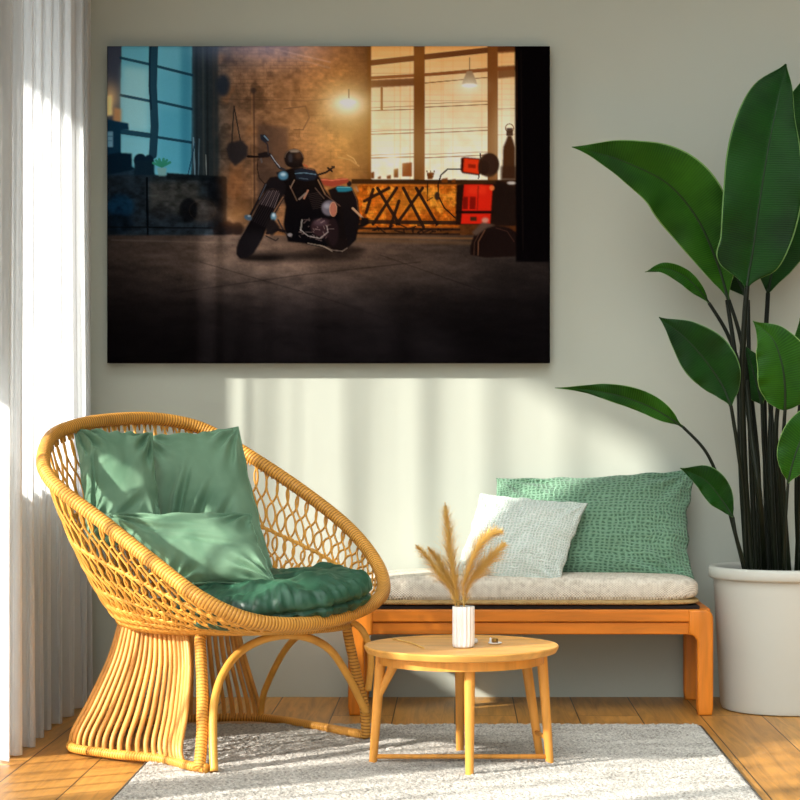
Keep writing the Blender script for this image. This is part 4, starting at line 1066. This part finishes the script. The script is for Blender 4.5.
# cushions in the chair
def seat_cushion():
    c = Vector((-0.565, 6.06, 0.492)); rx, ry, rz = 0.300, 0.29, 0.070
    root = thing('seat_cushion', (c.x, c.y, c.z - rz), 'dark glossy green round seat cushion with gathered folds in the chair', 'cushion')
    V = []; UV = []; Fc = []; n1, n2 = 220, 60
    rot = Matrix.Rotation(-0.10, 3, 'Y') @ Matrix.Rotation(0.06, 3, 'X')
    for j in range(n2 + 1):
        ph = -PI / 2 + PI * j / n2
        for i in range(n1):
            th = 2 * PI * i / n1; cp = math.copysign(abs(math.cos(ph)) ** 0.55, math.cos(ph)); sp = math.copysign(abs(math.sin(ph)) ** 0.8, math.sin(ph))
            q = Vector((math.cos(th) * 2.2, math.sin(th) * 2.2, 0))
            g = math.sin(th * 26 + 2.6 * mn.noise(q * 1.6)) * (0.6 + 0.6 * mn.noise(q * 2.3 + Vector((4, 0, 0)))) + .5 * math.sin(th * 57 + 3 * mn.noise(q * 3))
            env = math.exp(-((abs(ph) - 0.35) / 0.45) ** 2)
            g += 0.3 * math.sin(th * 41 + ph * 9 + 4 * mn.noise(q * 2.2 + Vector((ph * 2, 0, 0))))
            rad = 1 + 0.030 * g * env + 0.03 * mn.noise(q)
            z = rz * sp * (1 + 0.10 * g * env) + 0.030 * (mn.noise(Vector((math.cos(th) * cp * 2.6, math.sin(th) * cp * 2.6, 7))) + .5 * mn.noise(Vector((math.cos(th) * cp * 6, math.sin(th) * cp * 6, 2))) + .16 * mn.noise(Vector((math.cos(th) * cp * 15, math.sin(th) * cp * 9, 5)))) * max(0, sp)
            z -= 0.02 * math.exp(-(ph / 0.10) ** 2) * 0
            p = Vector((rx * math.cos(th) * cp * rad, ry * math.sin(th) * cp * rad, z))
            p *= 1 - 0.05 * math.exp(-((ph + 0.15) / 0.07) ** 2)
            V.append(c + rot @ p); UV.append((i / n1, j / n2))
    for j in range(n2):
        for i in range(n1):
            a = j * n1 + i; d = j * n1 + (i + 1) % n1; Fc.append((a, d, d + n1, a + n1))
    obj('cover', V, Fc, M['satin'], root, UV)
seat_cushion()
pillow('velvet_cushion', [at(158, 560, 6.30), at(276, 582, 6.26), at(238, 427, 6.50), at(142, 436, 6.52)], 0.17, M['velvet'], 2,
       'tall green velvet cushion behind, right of the square one, its corner above the rim', pinch=0.04, wr=0.006, wfreq=1.7, radial=0.013, crease=((-.45, -.25, 62, .5, .026, .05), (-.1, -.35, 52, .45, .022, .05), (.25, -.45, 48, .4, .020, .05)))
pillow('velvet_cushion', [at(88, 540, 6.10), at(166, 560, 6.14), at(152, 433, 6.36), at(74, 429, 6.34)], 0.15, M['velvet'], 7,
       'square green velvet cushion against the left side of the basket chair', pinch=0.05, wr=0.007, wfreq=1.8, radial=0.017, crease=((-.75, 0, 80, .7, .015, .06), (.1, -.5, 30, .4, .012, .06)))
pillow('velvet_cushion', [at(176, 584, 5.98), at(276, 584, 5.98), at(251, 514, 6.14), at(100, 514, 6.10)], 0.15, M['velvet'], 4,
       'low wide green velvet cushion in front of the two upright ones', pinch=0.045, wr=0.006, wfreq=1.6, radial=0.012, crease=((-.2, .3, -12, .6, .010, .10), (.1, 0, -14, .6, .010, .10)))

# ================================================================== the side table
def table():
    cx, cy = 0.010, 5.93; zt = 0.364; R = 0.289
    root = thing('coffee_table', (cx, cy, 0.012), 'small round light-wood coffee table standing on the grey rug', 'table')
    b = MB(); b.lathe([(0, -0.024), (R - 0.022, -0.024), (R - 0.008, -0.02), (R - 0.001, -0.008), (R, -0.003), (R - 0.003, 0.0), (R - 0.010, 0.0), (R - 0.016, -0.003), (0, -0.003)], (cx, cy, zt), 96)
    flat_faces(b.build('tabletop', M['table_wood'], root), 0.5)
    b = MB(); Ra = 0.245
    b.lathe([(Ra - 0.02, -0.052), (Ra, -0.052), (Ra, -0.024), (Ra - 0.02, -0.024), (Ra - 0.02, -0.052)], (cx, cy, zt), 72); flat_faces(b.build('apron', M['table_leg'], root), 0.5)
    def leg(top, bot, name='leg', r0=0.0165, r1=0.012):
        b = MB(); P = [lerp(Vector(top), Vector(bot), t / 10) for t in range(11)]
        b.tube(P, [lerp(r0, r1, t / 10) for t in range(11)], 14); o = b.build(name, M['table_leg'], root); flat_faces(o, 1.0); return o
    fz = 0.013; tz = zt - 0.026
    ft = [((-0.238, 0.0), (-0.262, 0.0)), ((0.023, -0.200), (0.023, -0.210)), ((0.238, 0.0), (0.262, 0.0)), ((-0.004, 0.205), (-0.004, 0.215)), ((0.190, 0.12), (0.238, 0.135))]
    for (a, c) in ft: leg((cx + a[0], cy + a[1], tz), (cx + c[0], cy + c[1], fz))
    # brackets under the top at left
    leg((cx - 0.185, cy - 0.02, tz), (cx - 0.243, cy - 0.004, tz - 0.125), 'bracket', 0.017, 0.009)
    b = MB(); b.box(cx + 0.214, cx + 0.238, cy - 0.016, cy + 0.008, tz - 0.035, tz, 0.003); b.build('bracket', M['table_leg'], root, smooth=False)
    # stretchers near the rug
    b = MB(); b.tube([(cx - 0.259, cy, 0.032), (cx + 0.259, cy, 0.032)], 0.0072, 10); b.build('stretcher', M['table_leg'], root)
    b = MB(); b.tube([(cx + 0.257, cy, 0.085), (cx + 0.226, cy + 0.13, 0.085)], 0.007, 10); b.build('stretcher', M['table_leg'], root)
    return cx, cy, zt - 0.003
TX, TY, TZ = table()

def vase():
    c = at(463.5, 645, 5.88); c.z = TZ
    root = thing('vase', c, 'white ribbed ceramic cylinder vase on the round table', 'vase')
    k = F / c.y; H = (642 - 603) / k + 0.006; r = 11.3 / k
    prof = [(r * 0.80, 0), (r * 0.95, 0.004), (r, 0.012)] + [(r, 0.012 + (H - 0.014) * i / 6) for i in range(1, 7)] + [(r * 0.98, H), (r * 0.86, H), (r * 0.86, H * 0.3), (0, H * 0.3)]
    b = MB(); b.lathe(prof, c, 168, lambda a, i: (1 - 0.085 * abs(math.cos(a * 8)) ** 1.5 if 1 < i < 10 else 1)); flat_faces(b.build('body', M['white'], root), 0.9)
    return c, H, r
VC, VH, VR = vase()

def plume(label, px, rad, seed, dens=1.0, bare=0.16):
    rs = random.Random(seed)
    d = VC.y
    P = [VC + Vector((rs.uniform(-.3, .3) * VR, rs.uniform(-.3, .3) * VR, VH * 0.32))] + [at(x, y, d + dd) for x, y, dd in px]
    cv = cat(P, 10); n = len(cv)
    root = thing('pampas_grass', P[0], label, 'dried grass', 'pampas plumes in the vase')
    b = MB(); b.tube(cv, [lerp(0.0016, 0.0006, i / n) for i in range(n)], 5); b.build('stalk', M['pampas'], root)
    V = []; Fc = []
    tot = int(2000 * dens)
    for q in range(tot):
        s = bare + (1 - bare) * rs.random() ** 0.9; x = s * (n - 1); i = min(n - 2, int(x)); p = lerp(cv[i], cv[i + 1], x - i); tg = (cv[i + 1] - cv[i]).normalized()
        env = math.sin(min(1, (s - bare) / (1 - bare) * 1.0 + 0.06) ** 0.7 * PI) ** 0.6 if s < 0.999 else 0.1
        side = Vector((rs.gauss(0, 1), rs.gauss(0, 1), rs.gauss(0, 1))); side = (side - tg * side.dot(tg)).normalized()
        L = rad * env * rs.uniform(0.35, 1.2) + 0.003
        tip = p + side * L * 1.0 + tg * L * rs.uniform(0.6, 1.5) - Vector((0, 0, 0.2 * L))
        mid = lerp(p, tip, 0.5) + tg * L * 0.2
        w = tg.cross(side).normalized() * 0.00036
        k = len(V); V += [p - w, p + w, mid + w, mid - w, tip]; Fc += [(k, k + 1, k + 2, k + 3), (k + 3, k + 2, k + 4)]
    obj('plume', V, Fc, M['pampas'], root, smooth=False)
plume('tall upright pampas plume in the middle of the vase', [(456, 590, 0), (451, 560, .01), (448, 530, .015), (445, 503, .02)], 0.052, 1)
plume('golden pampas plume curving over to the upper right', [(463, 590, -.01), (470, 565, -.02), (479, 545, -.03), (490, 534, -.03), (503, 531, -.03)], 0.044, 2)
plume('pale wispy pampas plume leaning lowest to the right', [(467, 590, .01), (478, 572, .02), (492, 556, .03), (505, 543, .04)], 0.054, 3, .8)
plume('slim pampas plume leaning furthest left', [(452, 592, 0), (440, 575, -.01), (428, 558, -.02), (416, 545, -.03)], 0.034, 4, .7)
plume('pampas plume leaning left just inside the outermost', [(456, 592, .01), (446, 574, .02), (438, 560, .03), (428, 547, .03)], 0.038, 5, .7)

def small_things():
    c = at(495, 640, 5.97); c.z = TZ
    root = thing('candle_dish', c, 'tiny white dish with a small brass cup on the round table', 'candle holder')
    b = MB(); b.lathe([(0.013, 0), (0.020, 0.003), (0.0205, 0.006), (0.018, 0.005), (0, 0.003)], c, 32); b.build('dish', M['white'], root)
    b = MB(); b.lathe([(0.007, 0.003), (0.009, 0.006), (0.009, 0.016), (0.008, 0.016), (0.007, 0.008), (0, 0.008)], c, 24); b.build('cup', M['brass'], root)
    b = MB(); b.lathe([(0.003, 0.0), (0.003, 0.015), (0, 0.017)], c + Vector((-0.0135, 0, 0.003)), 12); b.build('candle', M['white'], root)
    c = at(475, 637, 5.98); c.z = TZ
    b = MB(); b.lathe([(0, 0), (0.006, 0.001), (0.009, 0.006), (0.0085, 0.012), (0.005, 0.0155), (0, 0.0165)], c, 24)
    b.build('ceramic_bead', M['white'], label='small round white bead lying just behind the vase', cat='ornament')
    a = at(393, 636, 6.10); a.z = TZ + 0.002; e = at(424, 646.5, 5.84); e.z = TZ + 0.002
    b = MB(); b.tube(cat([a, lerp(a, e, .5) + Vector((.01, 0, .001)), e], 6), 0.002, 6); b.build('dry_stalk', M['pampas'], label='loose straw-coloured stalk lying on the left of the tabletop', cat='stalk')
small_things()

# ================================================================== the plant
PC = Vector((1.172, 7.19, 0))
def plant():
    root = thing('potted_plant', PC, 'tall large-leaved bird-of-paradise plant in a white cylindrical pot', 'plant')
    R = 0.258; zt = HZ - (566 - CY) / (F / PC.y)
    b = MB(); b.lathe([(R - 0.048, 0.0), (R - 0.036, 0.004), (R - 0.030, 0.02), (R - 0.006, zt - 0.05), (R - 0.004, zt - 0.03), (R - 0.02, zt - 0.03), (R - 0.035, zt - 0.1), (0, zt - 0.1)], PC, 96)
    pot = b.build('pot', M['pot'], root); flat_faces(pot, 0.5)
    b = MB(); b.lathe([(R - 0.006, zt - 0.042), (R + 0.008, zt - 0.040), (R + 0.013, zt - 0.034), (R + 0.013, zt - 0.008), (R + 0.009, zt), (R - 0.008, zt + 0.001), (R - 0.014, zt - 0.006), (R - 0.018, zt - 0.042), (R - 0.006, zt - 0.042)], PC, 96); b.build('rim', M['pot'], pot)
    b = MB(); b.lathe([(0, 0), (R - 0.024, 0.0)], PC + Vector((0, 0, zt - 0.045)), 64); b.build('soil', M['soil'], root)
    zs = zt - 0.05
    def base(px, dd=0.0):
        k = F / (PC.y + dd); v = Vector(((px - CX) / k - PC.x, dd, 0)); v *= min(1, 0.205 / v.length); return Vector((PC.x + v.x, PC.y + v.y, zs))
    def stem(pts, r0=0.011, r1=0.006):
        cv = cat(pts, 8); n = len(cv)
        b = MB(); b.tube(cv, [lerp(r0, r1, i / n) for i in range(n)], 8); b.build('stem', M['stem'], root)
    def leaf(mid, wl, wr, fold=0.25, mat='leaf', twist=0.0, rib=0.007, droop=0.0, end=0.0):
        """mid: (px, py, distance) from base to tip; wl / wr: half widths in metres along it, to the left and right looking up the leaf"""
        cv = cat([at(*p) for p in mid], 10); n = len(cv)
        L = [0.0]
        for i in range(1, n): L.append(L[-1] + (cv[i] - cv[i - 1]).length)
        def W(ws, s):
            x = s * (len(ws) - 1); i = min(len(ws) - 2, int(x)); a = x - i; g = lambda j: ws[max(0, min(len(ws) - 1, j))]
            p0, p1, p2, p3 = g(i - 1), g(i), g(i + 1), g(i + 2)
            return max(0.0005, 0.5 * (2 * p1 + (p2 - p0) * a + (2 * p0 - 5 * p1 + 4 * p2 - p3) * a * a + (3 * p1 - p0 - 3 * p2 + p3) * a ** 3))
        nv = 10; V = []; UV = []; Fc = []
        seed = random.random() * 50
        for i in range(n):
            tg = (cv[min(n - 1, i + 1)] - cv[max(0, i - 1)]).normalized(); s = L[i] / L[-1]
            view = (cv[i] - Vector((0, 0, HZ))).normalized()
            sd = tg.cross(view).normalized(); sd = (Matrix.Rotation(twist, 3, tg) @ sd)      # to the right of the leaf's run
            nr = sd.cross(tg).normalized()
            if nr.y > 0: nr = -nr
            for j in range(-nv, nv + 1):
                v = j / nv; w = (W(wr, s) if v > 0 else W(wl, s)) * min(1, (s + 0.002) / 0.09) ** 0.55
                lift = fold * abs(v) * w - 0.35 * fold * w * v * v
                rip = 0.006 * math.sin(s * 17 + seed + v * 2) * v * v + 0.003 * math.sin(s * 41 + seed) * abs(v) ** 3
                V.append(cv[i] + sd * v * w + nr * (lift + rip)); UV.append((L[i], v))
        m = 2 * nv + 1
        for i in range(n - 1):
            for j in range(m - 1): Fc.append((i * m + j, (i + 1) * m + j, (i + 1) * m + j + 1, i * m + j + 1))
        o = obj('leaf', V, Fc, M[mat], root, UV)
        so = o.modifiers.new('thickness', 'SOLIDIFY'); so.thickness = 0.0014; so.offset = 0
        b = MB(); b.tube([c + Vector((0, 0.001, 0)) for c in cv[:-1]], [lerp(rib, 0.0012, i / n) for i in range(n - 1)], 6); b.build('midrib', M['midrib'], o)
        return cv[0]
    # big left leaf, arching out to the left
    leaf([(729, 302, 7.16), (717, 262, 7.15), (697, 218, 7.12), (668, 184, 7.08), (630, 164, 7.04), (598, 153, 7.02), (572, 147, 7.0)],
         [.006, .066, .115, .135, .112, .062, .0005], [.006, .062, .105, .115, .085, .042, .0005], .35, 'leaf_bright')
    stem([base(756, -.05), at(752, 480, 7.14), at(748, 390, 7.13), at(741, 340, 7.12), at(729, 300, 7.12)])
    # tall upright leaf
    leaf([(746, 291, 6.96), (749, 272, 6.96), (753, 250, 6.95), (760, 200, 6.93), (768, 150, 6.92), (777, 105, 6.92), (786, 64, 6.95)],
         [.004, .09, .125, .140, .142, .125, .100, .066, .040, .002], [.004, .115, .118, .125, .132, .138, .135, .120, .085, .003], .3, 'leaf')
    stem([base(752, -.1), at(745, 480, 7.06), at(742, 380, 7.0), at(744, 330, 6.97), at(747, 286, 6.96)], .013, .009)
    # leaf behind the tall one, low edge showing at right
    leaf([(768, 293, 7.3), (778, 240, 7.3), (792, 180, 7.28), (806, 120, 7.26), (815, 60, 7.25)], [.03, .13, .14, .1, .002], [.03, .14, .15, .11, .002], .2, 'leaf')
    stem([base(768, .05), at(766, 480, 7.28), at(764, 380, 7.3), at(768, 293, 7.3)], .012, .008)
    # dark leaf behind the big left one
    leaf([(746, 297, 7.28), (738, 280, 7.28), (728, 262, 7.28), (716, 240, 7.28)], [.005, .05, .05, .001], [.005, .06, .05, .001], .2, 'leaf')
    # small curled leaf
    leaf([(709, 303, 7.2), (700, 291, 7.19), (684, 276, 7.18), (664, 268, 7.17), (645, 272, 7.16)], [.003, .02, .026, .02, .0005], [.003, .026, .03, .02, .0005], .5, 'leaf_bright', rib=.005)
    stem([base(762, .0), at(756, 470, 7.19), at(741, 375, 7.2), at(728, 335, 7.2), at(709, 303, 7.2)], .010, .006)
    # middle left leaf
    leaf([(731, 406, 7.0), (722, 385, 7.0), (705, 360, 6.99), (684, 337, 6.98), (659, 317, 6.98)], [.02, .085, .098, .062, .001], [.01, .062, .08, .052, .001], .35, 'leaf')
    stem([base(746, -.12), at(744, 500, 7.05), at(738, 450, 7.02), at(731, 406, 7.0)], .009, .006)
    # bright right leaf hanging forward
    leaf([(785, 410, 6.95), (785, 385, 6.93), (781, 360, 6.92), (772, 338, 6.92), (753, 321, 6.93)], [.05, .085, .10, .055, .001], [.05, .09, .085, .065, .001], .35, 'leaf_bright')
    stem([base(790, -.1), at(784, 500, 7.0), at(783, 450, 6.97), at(785, 410, 6.95)], .009, .006)
    # dark leaf between
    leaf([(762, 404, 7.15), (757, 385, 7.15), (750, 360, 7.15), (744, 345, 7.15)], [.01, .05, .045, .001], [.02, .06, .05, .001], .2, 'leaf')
    stem([base(774, .0), at(768, 500, 7.15), at(764, 450, 7.15), at(762, 404, 7.15)], .009, .006)
    # narrow leaf reaching far left
    leaf([(683, 427, 7.02), (668, 417, 7.01), (648, 406, 7.0), (620, 396, 6.98), (590, 390, 6.97), (555, 388, 6.96)], [.004, .036, .044, .034, .014, .0005], [.004, .028, .030, .026, .010, .0005], .4, 'leaf_bright', rib=.005)
    stem([base(742, -.16), at(733, 525, 7.04), at(722, 488, 7.03), at(706, 452, 7.02), at(683, 427, 7.02)], .0075, .005)
    # low dark leaf
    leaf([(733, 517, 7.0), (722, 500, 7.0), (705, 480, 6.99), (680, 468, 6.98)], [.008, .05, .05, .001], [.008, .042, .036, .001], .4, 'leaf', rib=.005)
    stem([base(738, -.2), at(737, 540, 7.0), at(733, 517, 7.0)], .008, .005)
    # right leaf, low
    leaf([(788, 483, 6.93), (793, 462, 6.92), (801, 440, 6.92), (812, 420, 6.93), (824, 396, 6.95)], [.01, .062, .07, .05, .001], [.01, .06, .07, .05, .001], .35, 'leaf_bright', rib=.005)
    stem([base(784, -.18), at(785, 530, 6.95), at(788, 483, 6.93)], .0075, .005)
    # leaf at the edge of the picture
    leaf([(806, 372, 7.1), (806, 352, 7.1), (804, 335, 7.1), (800, 318, 7.1)], [.01, .04, .035, .001], [.01, .04, .035, .001], .3, 'leaf_bright', rib=.004)
    stem([base(796, .0), at(800, 480, 7.08), at(806, 372, 7.1)], .008, .005)
    # bare stalks of leaves that rise out of the picture or end behind others
    for (a, q) in ((748, ((741, 470, 7.1), (738, 380, 7.12), (727, 300, 7.14))), (759, ((758, 470, 7.2), (750, 380, 7.22), (748, 300, 7.25))), (780, ((776, 480, 7.22), (770, 400, 7.24), (767, 330, 7.28))), (786, ((781, 500, 7.05), (776, 440, 7.0), (778, 405, 6.98))),
                   (800, ((797, 500, 7.2), (799, 420, 7.2), (808, 340, 7.2))), (765, ((760, 500, 6.98), (752, 440, 6.99), (746, 380, 7.02))), (776, ((772, 500, 7.1), (770, 440, 7.12), (772, 395, 7.14)))):
        stem([base(a, random.uniform(-.1, .1))] + [at(*p) for p in q], .011, .007)
plant()

# ================================================================== light and camera
def sun(az, el, strength, color, ang):
    l = bpy.data.lights.new('sun', 'SUN'); l.energy = strength; l.color = color; l.angle = math.radians(ang)
    o = bpy.data.objects.new('sun', l); C.objects.link(o)
    a, e = math.radians(az), math.radians(el)
    d = Vector((math.cos(a) * math.cos(e), math.sin(a) * math.cos(e), -math.sin(e)))
    o.rotation_euler = d.to_track_quat('-Z', 'Y').to_euler()
    o.location = (-4, 3, 4)
sun(30, 26, 19.0, (1.0, 0.95, 0.89), 1.8)
# daylight: bright sky to the upper left, the dim rest of the room below and to the right
w = bpy.data.worlds.new('sky'); bpy.context.scene.world = w; w.use_nodes = True
nt = w.node_tree; bg = nt.nodes['Background']
tc = nt.nodes.new('ShaderNodeTexCoord'); dp = nt.nodes.new('ShaderNodeVectorMath'); dp.operation = 'DOT_PRODUCT'
nt.links.new(tc.outputs['Generated'], dp.inputs[0]); dp.inputs[1].default_value = Vector((-0.62, -0.42, 0.66)).normalized()
r_ = ramp(nt, mth(nt, 'ADD', mth(nt, 'MULTIPLY', dp.outputs['Value'], 0.5), 0.5), [(0.46, (0.015, 0.015, 0.014)), (0.76, (0.19, 0.20, 0.20)), (0.98, (0.92, 0.97, 1.0))])
nt.links.new(r_, bg.inputs[0]); bg.inputs[1].default_value = 5.9

cam = bpy.data.cameras.new('camera'); cam.sensor_width = 36; cam.sensor_fit = 'HORIZONTAL'; cam.lens = F / 800 * 36
cam.shift_x = (400 - CX) / 800; cam.shift_y = (CY - 400) / 800; cam.clip_end = 100
co = bpy.data.objects.new('camera', cam); C.objects.link(co); co.location = (0, 0, HZ); co.rotation_euler = (PI / 2, 0, 0)
bpy.context.scene.camera = co
s = bpy.context.scene
s.cycles.diffuse_bounces = 2; s.cycles.transparent_max_bounces = 16
s.view_settings.view_transform = 'Standard'; s.view_settings.look = 'None'; s.view_settings.gamma = 1; s.view_settings.use_curve_mapping = False
s.view_settings.exposure = 0.0
